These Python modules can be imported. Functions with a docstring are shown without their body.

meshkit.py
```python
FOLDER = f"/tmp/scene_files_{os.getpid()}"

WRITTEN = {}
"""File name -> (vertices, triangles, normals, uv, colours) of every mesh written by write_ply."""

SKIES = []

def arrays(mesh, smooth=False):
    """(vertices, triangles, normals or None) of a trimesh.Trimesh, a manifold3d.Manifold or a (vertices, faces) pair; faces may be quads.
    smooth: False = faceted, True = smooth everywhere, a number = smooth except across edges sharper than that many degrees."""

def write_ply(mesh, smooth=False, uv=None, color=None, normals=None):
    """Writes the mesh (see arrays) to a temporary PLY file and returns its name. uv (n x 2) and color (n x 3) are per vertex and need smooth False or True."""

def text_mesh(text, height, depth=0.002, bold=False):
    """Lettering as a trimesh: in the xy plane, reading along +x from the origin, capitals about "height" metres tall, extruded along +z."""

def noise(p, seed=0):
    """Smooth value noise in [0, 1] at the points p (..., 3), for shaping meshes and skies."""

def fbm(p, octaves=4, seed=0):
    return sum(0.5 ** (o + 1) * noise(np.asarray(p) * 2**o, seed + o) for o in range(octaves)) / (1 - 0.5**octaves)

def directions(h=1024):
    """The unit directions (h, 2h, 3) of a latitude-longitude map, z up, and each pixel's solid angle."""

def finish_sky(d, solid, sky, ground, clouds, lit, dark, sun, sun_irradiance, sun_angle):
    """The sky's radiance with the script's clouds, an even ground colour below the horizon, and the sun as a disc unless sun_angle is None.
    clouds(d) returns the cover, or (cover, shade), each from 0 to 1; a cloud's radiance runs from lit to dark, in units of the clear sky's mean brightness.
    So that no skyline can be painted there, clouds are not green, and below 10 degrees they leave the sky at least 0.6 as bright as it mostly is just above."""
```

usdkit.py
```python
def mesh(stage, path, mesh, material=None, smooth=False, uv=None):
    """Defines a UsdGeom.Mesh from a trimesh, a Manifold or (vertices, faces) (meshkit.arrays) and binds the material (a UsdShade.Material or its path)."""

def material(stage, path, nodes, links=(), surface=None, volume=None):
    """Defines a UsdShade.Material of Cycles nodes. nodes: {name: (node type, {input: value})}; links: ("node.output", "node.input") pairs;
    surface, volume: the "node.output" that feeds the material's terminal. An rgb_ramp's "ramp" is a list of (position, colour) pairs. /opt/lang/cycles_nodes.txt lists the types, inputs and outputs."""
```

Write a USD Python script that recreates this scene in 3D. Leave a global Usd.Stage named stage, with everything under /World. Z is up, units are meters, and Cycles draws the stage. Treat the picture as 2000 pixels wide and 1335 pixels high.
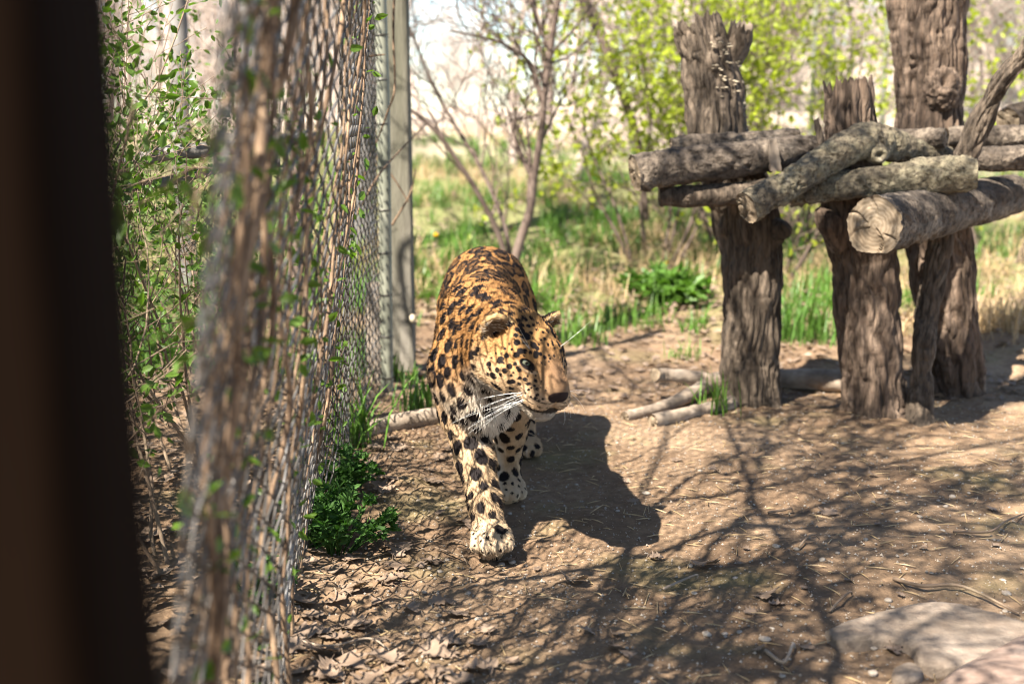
import math, random
import numpy as np, trimesh, usdkit, meshkit
from scipy.spatial import cKDTree
from pxr import Usd, UsdGeom, UsdLux, UsdShade, Gf, Sdf, Vt

stage = Usd.Stage.CreateInMemory()
UsdGeom.SetStageUpAxis(stage, 'Z')
UsdGeom.SetStageMetersPerUnit(stage, 1.0)
world = UsdGeom.Xform.Define(stage, '/World')
stage.SetDefaultPrim(world.GetPrim())

# ---------------------------------------------------------------- camera, sky, sun, exposure
FP, CAM_H = 2500.0, 1.07                      # focal length in pixels of a 2000 px wide picture; eye height
PITCH = math.atan((667.5 - 245) / FP)
EXPOSURE = 2.58
cam = UsdGeom.Camera.Define(stage, '/World/camera')
cam.CreateHorizontalApertureAttr(36.0)
cam.CreateFocalLengthAttr(36.0 * FP / 2000)
cam.CreateFStopAttr(2.4)
cam.CreateFocusDistanceAttr(3.3)
cam.CreateExposureAttr(EXPOSURE)
cam.CreateClippingRangeAttr(Gf.Vec2f(0.05, 2000))
cam.AddTranslateOp().Set(Gf.Vec3d(0, 0, CAM_H))
cam.AddRotateXOp().Set(90 - math.degrees(PITCH))

SUN_AZ, SUN_EL = math.radians(-141), math.radians(50)       # azimuth from +y towards +x
to_sun = np.array([math.sin(SUN_AZ) * math.cos(SUN_EL), math.cos(SUN_AZ) * math.cos(SUN_EL), math.sin(SUN_EL)])
sun = UsdLux.DistantLight.Define(stage, '/World/sun')
sun.CreateIntensityAttr(1.25)
sun.CreateNormalizeAttr(True)
sun.CreateAngleAttr(0.5)
sun.CreateColorAttr(Gf.Vec3f(1.0, 0.93, 0.82))
sun.AddTransformOp().Set(Gf.Matrix4d().SetRotate(Gf.Rotation(Gf.Vec3d(0, 0, 1), Gf.Vec3d(*to_sun))))

def mat(name, nodes, links=(), surface='p.BSDF', volume=None):
    return usdkit.material(stage, '/World/Looks/' + name, nodes, links, surface, volume)

UsdGeom.Scope.Define(stage, '/World/Looks')
sky_look = mat('sky_look', {
    'sky': ('sky_texture', {'sky_type': 'single_scattering', 'sun_disc': False, 'sun_elevation': SUN_EL, 'sun_rotation': SUN_AZ, 'aerosol_density': 0.5}),
    'b': ('background_shader', {'strength': 0.05})}, [('sky.color', 'b.color')], surface='b.background')
dome = UsdLux.DomeLight.Define(stage, '/World/sky')
UsdShade.MaterialBindingAPI.Apply(dome.GetPrim()).Bind(sky_look)
dome.GetPrim().SetCustomDataByKey('kind', 'structure')

# ---------------------------------------------------------------- helpers
def cam_dir(px, py):
    u, v = (px - 1000) / FP, (667.5 - py) / FP
    return np.array([u, math.cos(PITCH) + v * math.sin(PITCH), -math.sin(PITCH) + v * math.cos(PITCH)])

def at(px, py, y):
    """The point at distance y in front of the eye that is seen at px, py (2000 x 1335)."""
    d = cam_dir(px, py)
    return d * (y / d[1]) + np.array([0, 0, CAM_H])

def on_ground(px, py, z=0.0):
    d = cam_dir(px, py)
    return d * ((z - CAM_H) / d[2]) + np.array([0, 0, CAM_H])

_used = {}
def numbered(path):
    n = _used.get(path, 0)
    _used[path] = n + 1
    return path if n == 0 else f'{path}_{n:03d}'

def path_of(parent):
    return '/World' if parent is None else str(parent.GetPath())

def tag(p, label=None, category=None, group=None, kind=None):
    for k, v in (('label', label), ('category', category), ('group', group), ('kind', kind)):
        if v:
            p.SetCustomDataByKey(k, v)
    return p

def obj(name, mesh, material, parent=None, smooth=True, uv=None, colors=None, xform=None):
    path = numbered(path_of(parent) + '/' + name)
    m = usdkit.mesh(stage, path, mesh, material, smooth, uv)
    if colors is not None:
        UsdGeom.PrimvarsAPI(m).CreatePrimvar('coat', Sdf.ValueTypeNames.Color3fArray, 'vertex').Set(Vt.Vec3fArray.FromNumpy(np.asarray(colors, np.float32)))
    if xform is not None:
        m.AddTransformOp().Set(Gf.Matrix4d(np.asarray(xform, float).T.tolist()))
    return m.GetPrim()

def thing(name, label, category, loc=(0, 0, 0), rotz=0.0, group=None, kind=None):
    x = UsdGeom.Xform.Define(stage, numbered('/World/' + name))
    x.AddTranslateOp().Set(Gf.Vec3d(*map(float, loc)))
    if rotz:
        x.AddRotateZOp().Set(float(rotz))
    return tag(x.GetPrim(), label, category, group, kind)

def copy_of(proto, name, label, category, loc, rotz, scale, group=None):
    x = UsdGeom.Xform.Define(stage, numbered('/World/' + name))
    x.GetPrim().GetReferences().AddInternalReference(proto.GetPath())
    x.GetPrim().SetInstanceable(True)
    x.ClearXformOpOrder()
    x.AddTranslateOp(opSuffix='place').Set(Gf.Vec3d(*map(float, loc)))
    x.AddRotateZOp(opSuffix='place').Set(float(rotz))
    x.AddScaleOp(opSuffix='place').Set(Gf.Vec3f(float(scale)))
    return tag(x.GetPrim(), label, category, group)

def nrm(v):
    v = np.asarray(v, float)
    return v / max(np.linalg.norm(v), 1e-12)

def tube(pts, radii, n=6, cap=True):
    pts = np.asarray(pts, float)
    radii = np.broadcast_to(np.asarray(radii, float), (len(pts),))
    t = np.gradient(pts, axis=0)
    t /= np.maximum(np.linalg.norm(t, axis=1, keepdims=True), 1e-12)
    ref = np.array([1.0, 0, 0]) if abs(t[0, 0]) < 0.7 else np.array([0, 1.0, 0])
    a = np.empty_like(pts)
    u = ref
    for i in range(len(pts)):
        u = u - t[i] * (u @ t[i])
        u = u / max(np.linalg.norm(u), 1e-9)
        a[i] = u
    b = np.cross(t, a)
    th = np.arange(n) * 2 * math.pi / n
    ring = a[:, None] * np.cos(th)[None, :, None] + b[:, None] * np.sin(th)[None, :, None]
    v = (pts[:, None] + ring * radii[:, None, None]).reshape(-1, 3)
    i, j = np.meshgrid(np.arange(len(pts) - 1), np.arange(n), indexing='ij')
    p0, p1, p2, p3 = i * n + j, i * n + (j + 1) % n, (i + 1) * n + (j + 1) % n, (i + 1) * n + j
    f = np.stack([np.stack([p0, p1, p2], -1), np.stack([p0, p2, p3], -1)], 2).reshape(-1, 3)
    if cap:
        k = len(v)
        v = np.vstack([v, pts[0], pts[-1]])
        j = np.arange(n)
        last = (len(pts) - 1) * n
        f = np.vstack([f, np.stack([np.full(n, k), (j + 1) % n, j], 1), np.stack([np.full(n, k + 1), last + j, last + (j + 1) % n], 1)])
    return v, f

class MB:
    """Collects shapes that make up ONE mesh."""
    def __init__(self):
        self.v, self.f, self.n = [], [], 0
    def add(self, vf):
        v, f = vf
        self.v.append(np.asarray(v, float)); self.f.append(np.asarray(f) + self.n); self.n += len(v)
        return self
    def get(self):
        return np.vstack(self.v), np.vstack(self.f)
    def build(self, name, material, parent=None, smooth=True):
        return obj(name, self.get(), material, parent, smooth)

def spline(ctrl, n):
    """Catmull-Rom through the control points (any number of columns)."""
    c = np.asarray(ctrl, float)
    c = np.vstack([2 * c[0] - c[1], c, 2 * c[-1] - c[-2]])
    s = np.linspace(0, len(c) - 3, n)
    i = np.minimum(s.astype(int), len(c) - 4)
    t = (s - i)[:, None]
    p0, p1, p2, p3 = c[i], c[i + 1], c[i + 2], c[i + 3]
    return 0.5 * (2 * p1 + (p2 - p0) * t + (2 * p0 - 5 * p1 + 4 * p2 - p3) * t * t + (3 * p1 - p0 - 3 * p2 + p3) * t ** 3)

def lift(bottom, width, rng, n=1):
    pass
# ---------------------------------------------------------------- materials
def noisy(name, stops, scale=8.0, detail=6.0, rough=0.8, bump=0.0, bump_scale=60.0, bump_dist=0.01, stretch=(1, 1, 1), spec=0.3, vary=None, fine=None, fine_scale=90.0):
    """Principled surface whose colour runs through stops with noise; optional bump, a second finer noise, and per-object variation."""
    nodes = {'g': ('texture_coordinate', {}), 'm': ('mapping', {'scale': stretch}),
             'n': ('noise_texture', {'scale': scale, 'detail': detail, 'roughness': 0.6}),
             'r': ('rgb_ramp', {'ramp': stops}),
             'p': ('principled_bsdf', {'roughness': rough, 'specular_ior_level': spec})}
    links = [('g.object', 'm.vector'), ('m.vector', 'n.vector'), ('n.fac', 'r.fac')]
    out = 'r.color'
    if fine:
        nodes['n2'] = ('noise_texture', {'scale': fine_scale, 'detail': 4.0, 'roughness': 0.65})
        nodes['r2'] = ('rgb_ramp', {'ramp': fine})
        nodes['mx'] = ('mix', {'mix_type': 'multiply', 'fac': 1.0})
        links += [('m.vector', 'n2.vector'), ('n2.fac', 'r2.fac'), (out, 'mx.color1'), ('r2.color', 'mx.color2')]
        out = 'mx.color'
    if vary:
        nodes['o'] = ('object_info', {})
        nodes['r3'] = ('rgb_ramp', {'ramp': vary})
        nodes['mv'] = ('mix', {'mix_type': 'multiply', 'fac': 1.0})
        links += [('o.random', 'r3.fac'), (out, 'mv.color1'), ('r3.color', 'mv.color2')]
        out = 'mv.color'
    links.append((out, 'p.base_color'))
    if bump:
        nodes['nb'] = ('noise_texture', {'scale': bump_scale, 'detail': 5.0, 'roughness': 0.65})
        nodes['b'] = ('bump', {'strength': bump, 'distance': bump_dist})
        links += [('m.vector', 'nb.vector'), ('nb.fac', 'b.height'), ('b.normal', 'p.normal')]
    return mat(name, nodes, links)

def leafy(name, stops, trans, scale=3.0, rough=0.45, mixf=0.45):
    nodes = {'g': ('geometry', {}), 'n': ('noise_texture', {'scale': scale, 'detail': 3.0}), 'w': ('mix', {'mix_type': 'mix', 'fac': 0.55}),
             'r': ('rgb_ramp', {'ramp': stops}), 'p': ('principled_bsdf', {'roughness': rough, 'specular_ior_level': 0.35}),
             't': ('translucent_bsdf', {}), 'tint': ('mix', {'mix_type': 'multiply', 'fac': 1.0, 'color2': trans}),
             'x': ('mix_closure', {'fac': mixf}), 'a': ('math', {'math_type': 'multiply_add', 'value2': 0.5, 'value3': 0.0}), 'c': ('math', {'math_type': 'multiply_add', 'value2': 0.5})}
    links = [('g.position', 'n.vector'), ('g.random_per_island', 'a.value1'), ('n.fac', 'c.value1'), ('a.value', 'c.value3'), ('c.value', 'r.fac'),
             ('r.color', 'p.base_color'), ('r.color', 'tint.color1'), ('tint.color', 't.color'), ('p.BSDF', 'x.closure1'), ('t.BSDF', 'x.closure2')]
    return mat(name, nodes, links, surface='x.closure')

L = {}
# bark of the platform trunks: brown-grey, weathered
L['bark'] = noisy('bark', [(0.25, (.036, .026, .018)), (0.5, (.082, .061, .043)), (0.75, (.16, .122, .089))], scale=14, rough=.9, bump=1.0, bump_scale=90, bump_dist=.012, stretch=(1, 1, .22), fine=[(0.36, (.30, .28, .26)), (.52, (.85, .85, .85)), (.68, (1.25, 1.22, 1.2))], fine_scale=75)
L['bark_red'] = noisy('bark_red', [(0.25, (.040, .026, .018)), (0.5, (.095, .065, .045)), (0.75, (.19, .136, .098))], scale=14, rough=.9, bump=1.0, bump_scale=90, bump_dist=.012, stretch=(1, 1, .18), fine=[(0.36, (.30, .28, .26)), (.52, (.85, .85, .85)), (.68, (1.25, 1.22, 1.2))], fine_scale=70)
L['log'] = noisy('log_bark', [(0.3, (.038, .029, .022)), (0.5, (.085, .066, .050)), (0.72, (.19, .155, .12))], scale=11, rough=.9, bump=1.0, bump_scale=75, bump_dist=.014, fine=[(0.36, (.32, .30, .28)), (.5, (.85, .84, .83)), (.68, (1.25, 1.23, 1.2))], fine_scale=60)
L['log_moss'] = noisy('mossy_log_bark', [(0.28, (.05, .04, .028)), (0.45, (.12, .098, .066)), (0.60, (.145, .125, .082)), (0.75, (.25, .215, .16))], scale=11, rough=.9, bump=1.0, bump_scale=75, bump_dist=.014, fine=[(0.36, (.32, .30, .28)), (.5, (.85, .84, .83)), (.68, (1.25, 1.23, 1.2))], fine_scale=60)
L['dead_wood'] = noisy('dead_wood', [(0.25, (.09, .068, .050)), (0.5, (.19, .148, .11)), (0.75, (.30, .245, .19))], scale=12, rough=.85, bump=.5, bump_scale=70, bump_dist=.005)
L['far_bark'] = noisy('far_bark', [(0.2, (.19, .155, .13)), (0.5, (.31, .26, .225)), (0.8, (.45, .39, .345))], scale=2.0, rough=.9, vary=[(0, (.75, .72, .7)), (1, (1.15, 1.1, 1.08))])
L['shrub_bark'] = noisy('shrub_bark', [(0.2, (.045, .030, .023)), (0.5, (.085, .060, .047)), (0.8, (.14, .105, .085))], scale=9.0, rough=.85)
L['grey_bark'] = noisy('grey_bark', [(0.3, (.045, .040, .036)), (0.5, (.10, .092, .085)), (0.72, (.19, .178, .168))], scale=8.0, rough=.9, bump=.5, bump_scale=60, stretch=(1, 1, .3))
L['vine'] = noisy('vine_bark', [(0.3, (.040, .024, .014)), (0.5, (.115, .072, .042)), (0.72, (.27, .185, .115))], scale=14, rough=.8, bump=.4, bump_scale=90)
L['cane'] = noisy('cane_bark', [(0.2, (.06, .04, .03)), (0.5, (.13, .09, .06)), (0.8, (.22, .17, .11))], scale=12, rough=.8)
L['leaf'] = leafy('green_leaf', [(0.2, (.055, .105, .012)), (0.55, (.115, .185, .022)), (0.85, (.21, .28, .04))], (1.3, 1.5, .6))
L['spring_leaf'] = leafy('spring_leaf', [(0.2, (.20, .24, .018)), (0.55, (.34, .37, .03)), (0.85, (.47, .47, .08))], (1.3, 1.4, .6), mixf=.5)
L['herb'] = leafy('herb_leaf', [(0.2, (.030, .078, .012)), (0.55, (.058, .135, .020)), (0.85, (.105, .20, .035))], (1.2, 1.5, .7), mixf=.4, rough=.7)
L['grass'] = leafy('grass_blade', [(0.15, (.055, .12, .018)), (0.5, (.11, .20, .032)), (0.8, (.19, .26, .06)), (1, (.36, .33, .15))], (1.2, 1.35, .6), scale=1.2, mixf=.4)
L['dry_grass'] = leafy('dry_grass_blade', [(0.15, (.30, .21, .11)), (0.5, (.46, .35, .20)), (0.85, (.60, .49, .32))], (1, .95, .8), mixf=.3)
L['dead_leaf'] = leafy('dead_leaf', [(0.1, (.11, .072, .046)), (0.35, (.20, .145, .105)), (0.65, (.30, .24, .19)), (1, (.42, .365, .31))], (1, .9, .7), scale=20, rough=.6, mixf=.15)
L['dandelion'] = noisy('dandelion_yellow', [(0, (.75, .50, .01)), (1, (.85, .62, .02))], rough=.7)
L['wire'] = mat('galvanised_wire', {'g': ('geometry', {}), 'n': ('noise_texture', {'scale': 6.0, 'detail': 4.0}), 'r': ('rgb_ramp', {'ramp': [(0.3, (.030, .025, .020)), (0.52, (.075, .066, .058)), (0.75, (.20, .19, .18))]}),
    'p': ('principled_bsdf', {'roughness': .38, 'metallic': .45})}, [('g.position', 'n.vector'), ('n.fac', 'r.fac'), ('r.color', 'p.base_color')])
L['steel'] = noisy('steel_pipe', [(0.3, (.09, .095, .07)), (0.7, (.18, .18, .14))], scale=5, rough=.5, spec=.5)
L['post_wood'] = noisy('grey_post_wood', [(0.3, (.055, .055, .032)), (0.5, (.105, .095, .072)), (0.75, (.17, .15, .128))], scale=4, rough=.9, bump=.6, bump_scale=70, stretch=(1, 1, .12), fine=[(0.3, (.6, .6, .58)), (.6, (1, 1, 1))], fine_scale=40)
L['stained_post'] = noisy('dark_stained_wood', [(0.25, (.0015, .0007, .0004)), (0.5, (.004, .0019, .0009)), (0.8, (.0075, .0038, .0018))], scale=6, rough=1.0, bump=.3, bump_scale=60, stretch=(1, 1, .1), spec=.03)  # near post: its shade is put into this near-black wood colour
L['rock'] = noisy('flat_stone', [(0.2, (.095, .072, .052)), (0.5, (.155, .120, .090)), (0.8, (.225, .182, .145))], scale=5, rough=.85, bump=.6, bump_scale=45, bump_dist=.012, fine=[(0.3, (.7, .66, .64)), (.6, (1, 1, 1))], fine_scale=30)
L['rock_pink'] = noisy('pink_stone', [(0.2, (.11, .075, .058)), (0.5, (.175, .125, .098)), (0.8, (.25, .195, .16))], scale=7, rough=.85, bump=.6, bump_scale=40, bump_dist=.012, fine=[(0.3, (.65, .6, .58)), (.6, (1, 1, 1))], fine_scale=35)
L['pebble'] = noisy('pebble_stone', [(0.2, (.12, .092, .072)), (0.5, (.20, .165, .13)), (0.8, (.31, .275, .23))], scale=30, rough=.7)
L['fungus'] = noisy('bracket_fungus', [(0.2, (.20, .155, .10)), (0.7, (.38, .32, .23))], scale=40, rough=.8)

# cut wood with growth rings and radial cracks, in the disc's own plane
L['cut_end'] = mat('cut_wood', {
    'tc': ('texture_coordinate', {}), 'nd': ('noise_texture', {'scale': 9.0, 'detail': 3.0}),
    'w': ('wave_texture', {'wave_type': 'rings', 'rings_direction': 'z', 'scale': 24.0, 'distortion': 3.5, 'detail': 4.0, 'detail_scale': 2.5}),
    'r': ('rgb_ramp', {'ramp': [(0.0, (.150, .113, .076)), (0.5, (.172, .132, .090)), (1.0, (.192, .150, .105))]}),
    'n': ('noise_texture', {'scale': 7.0, 'detail': 5.0}), 'rn': ('rgb_ramp', {'ramp': [(0.3, (.55, .5, .45)), (0.6, (1, 1, 1))]}),
    'mx': ('mix', {'mix_type': 'multiply', 'fac': 1.0}), 'b': ('bump', {'strength': .25, 'distance': .002}),
    'p': ('principled_bsdf', {'roughness': .85, 'specular_ior_level': .2})},
    [('tc.object', 'w.vector'), ('w.fac', 'r.fac'), ('tc.object', 'n.vector'), ('n.fac', 'rn.fac'), ('r.color', 'mx.color1'), ('rn.color', 'mx.color2'), ('mx.color', 'p.base_color'), ('w.fac', 'b.height'), ('b.normal', 'p.normal')])

# trodden earth: sandy tan with darker damp patches, litter-brown and green on the slope behind
L['earth'] = mat('trodden_earth', {
    'g': ('geometry', {}),
    'n1': ('noise_texture', {'scale': 1.3, 'detail': 6.0, 'roughness': .62}), 'r1': ('rgb_ramp', {'ramp': [(0.28, (.086, .052, .030)), (0.5, (.150, .097, .058)), (0.72, (.235, .163, .104))]}),
    'n2': ('noise_texture', {'scale': 38.0, 'detail': 6.0, 'roughness': .7}), 'r2': ('rgb_ramp', {'ramp': [(0.3, (.62, .60, .58)), (0.5, (.95, .95, .95)), (0.72, (1.25, 1.25, 1.22))]}),
    'mx': ('mix', {'mix_type': 'multiply', 'fac': 1.0}),
    'v': ('voronoi_texture', {'scale': 130.0, 'randomness': 1.0}), 'rv': ('rgb_ramp', {'ramp': [(0.0, (1, 1, 1)), (0.16, (1, 1, 1)), (0.22, (0, 0, 0)), (1, (0, 0, 0))]}),
    'nv': ('noise_texture', {'scale': 55.0, 'detail': 1.0}), 'rg': ('rgb_ramp', {'ramp': [(0.56, (0, 0, 0)), (0.6, (1, 1, 1))]}),
    'gm': ('mix', {'mix_type': 'multiply', 'fac': 1.0}), 'grit': ('mix', {'mix_type': 'mix', 'color2': (.38, .33, .27)}),
    'ng': ('noise_texture', {'scale': 2.2, 'detail': 5.0}), 'sx': ('separate_xyz', {}), 'my': ('map_range', {'from_min': 6.2, 'from_max': 8.5, 'to_min': 0.0, 'to_max': .55, 'clamp': True}),
    'ag': ('math', {'math_type': 'add'}), 'rgr': ('rgb_ramp', {'ramp': [(0.62, (0, 0, 0)), (0.95, (1, 1, 1))]}),
    'soil': ('mix', {'mix_type': 'mix', 'color2': (.125, .125, .05)}), 'fy': ('map_range', {'from_min': 13.0, 'from_max': 18.0, 'to_min': 0.0, 'to_max': .9, 'clamp': True}), 'far': ('mix', {'mix_type': 'mix', 'color2': (.33, .27, .22)}),
    'nm': ('noise_texture', {'scale': 1.9, 'detail': 5.0}), 'rm': ('rgb_ramp', {'ramp': [(0.56, (0, 0, 0)), (0.72, (.5, .5, .5))]}), 'moss': ('mix', {'mix_type': 'mix', 'color2': (.165, .15, .062)}),
    'nb': ('noise_texture', {'scale': 26.0, 'detail': 8.0, 'roughness': .72}), 'b': ('bump', {'strength': .8, 'distance': .02}),
    'p': ('principled_bsdf', {'roughness': .92, 'specular_ior_level': .2})},
    [('g.position', x + '.vector') for x in ('n1', 'n2', 'v', 'nv', 'ng', 'nb', 'nm')] +
    [('n1.fac', 'r1.fac'), ('n2.fac', 'r2.fac'), ('r1.color', 'mx.color1'), ('r2.color', 'mx.color2'),
     ('v.distance', 'rv.fac'), ('nv.fac', 'rg.fac'), ('rv.color', 'gm.color1'), ('rg.color', 'gm.color2'),
     ('nm.fac', 'rm.fac'), ('rm.color', 'moss.fac'), ('mx.color', 'moss.color1'),
     ('gm.color', 'grit.fac'), ('moss.color', 'grit.color1'),
     ('g.position', 'sx.vector'), ('sx.y', 'my.value'), ('ng.fac', 'ag.value1'), ('my.result', 'ag.value2'), ('ag.value', 'rgr.fac'),
     ('rgr.color', 'soil.fac'), ('grit.color', 'soil.color1'), ('sx.y', 'fy.value'), ('fy.result', 'far.fac'), ('soil.color', 'far.color1'), ('far.color', 'p.base_color'),
     ('nb.fac', 'b.height'), ('b.normal', 'p.normal')])

L['coat'] = mat('leopard_coat', {'a': ('attribute', {'attribute': 'coat'}), 'p': ('principled_bsdf', {'roughness': .75, 'specular_ior_level': .08})}, [('a.color', 'p.base_color')])
L['fur'] = mat('leopard_fur', {'a': ('attribute', {'attribute': 'coat'}), 'p': ('principled_bsdf', {'roughness': .7, 'specular_ior_level': .08})}, [('a.color', 'p.base_color')])
L['whisker'] = mat('whisker_hair', {'p': ('principled_bsdf', {'base_color': (.85, .84, .80), 'roughness': .4})})
L['eye'] = mat('eye_wet', {'a': ('attribute', {'attribute': 'coat'}), 'p': ('principled_bsdf', {'roughness': .12, 'specular_ior_level': .6})}, [('a.color', 'p.base_color')])
L['nose'] = noisy('nose_skin', [(0.3, (.035, .018, .016)), (0.7, (.085, .045, .038))], scale=160, rough=.4, bump=.3, bump_scale=500, bump_dist=.001)
# ---------------------------------------------------------------- terrain
def sst(a, b, x):
    t = np.clip((x - a) / (b - a), 0, 1)
    return t * t * (3 - 2 * t)

MOUNDS = [(1.40, 4.62, .36, .035), (.88, 4.92, .22, .025), (1.76, 5.05, .24, .02), (2.35, 5.9, .5, .10)]

def ground_z(x, y):
    x, y = np.asarray(x, float), np.asarray(y, float)
    z = .085 * (sst(5.6, 8.0, y) * .5 * np.clip(y - 5.6, 0, 2.4) + np.clip(y - 8.0, 0, 8))
    right = sst(-6, 10, x - .12 * (y - 10))
    z = z + np.clip(y - 16, 0, 45) * (.022 + .065 * right)
    p = np.stack([x, y, 0 * x], -1)
    far = sst(6, 12, y)
    z = z + (meshkit.fbm(p * .5, 3, 4) - .5) * (.04 + .5 * far)
    near = 1 - sst(7, 12, y)
    z = z + near * ((meshkit.fbm(p * 2.6, 3, 5) - .5) * .045 + (meshkit.fbm(p * 13, 3, 6) - .5) * .017)
    path = np.exp(-((x + .05 - .25 * (y - 4)) / .75) ** 2) * near
    z = z - path * .02
    z = z + sst(-.35, -.9, x) * .04 * near
    for mx, my, r, h in MOUNDS:
        z = z + h * np.exp(-((x - mx) ** 2 + (y - my) ** 2) / (r * r) * 2)
    return z

def build_ground():
    def axis(lo, hi, a, b, step, growth):
        c = list(np.arange(a, b, step))
        s, v = step, c[-1]
        while v < hi:
            s *= growth; v += s; c.append(v)
        s, v, left = step, a, []
        while v > lo:
            s *= growth; v -= s; left.append(v)
        return np.array(left[::-1] + c)
    xs = axis(-140, 140, -1.0, 2.9, .014, 1.09)
    ys = axis(-60, 220, 2.1, 6.2, .014, 1.07)
    gx, gy = np.meshgrid(xs, ys)
    gz = ground_z(gx, gy)
    fine = np.stack([gx, gy, 0 * gx], -1)
    nearm = sst(1.0, 2.0, gy) * (1 - sst(6, 7.5, gy)) * (1 - sst(3, 4, np.abs(gx - .5)))
    gz = gz + nearm * ((meshkit.fbm(fine * 34, 2, 7) - .5) * .010 + np.clip(meshkit.noise(fine * 52, 8) - .72, 0, 1) * .016)
    V = np.stack([gx, gy, gz], -1).reshape(-1, 3)
    ny, nx = gx.shape
    i, j = np.meshgrid(np.arange(ny - 1), np.arange(nx - 1), indexing='ij')
    a = i * nx + j
    F = np.stack([np.stack([a, a + 1, a + nx + 1], -1), np.stack([a, a + nx + 1, a + nx], -1)], 2).reshape(-1, 3)
    return V, F

tag(obj('ground', build_ground(), L['earth']), kind='structure')
# ---------------------------------------------------------------- bark-covered trunks and logs with real relief
def px_r(width, y):
    return width * .5 * y / FP

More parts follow.
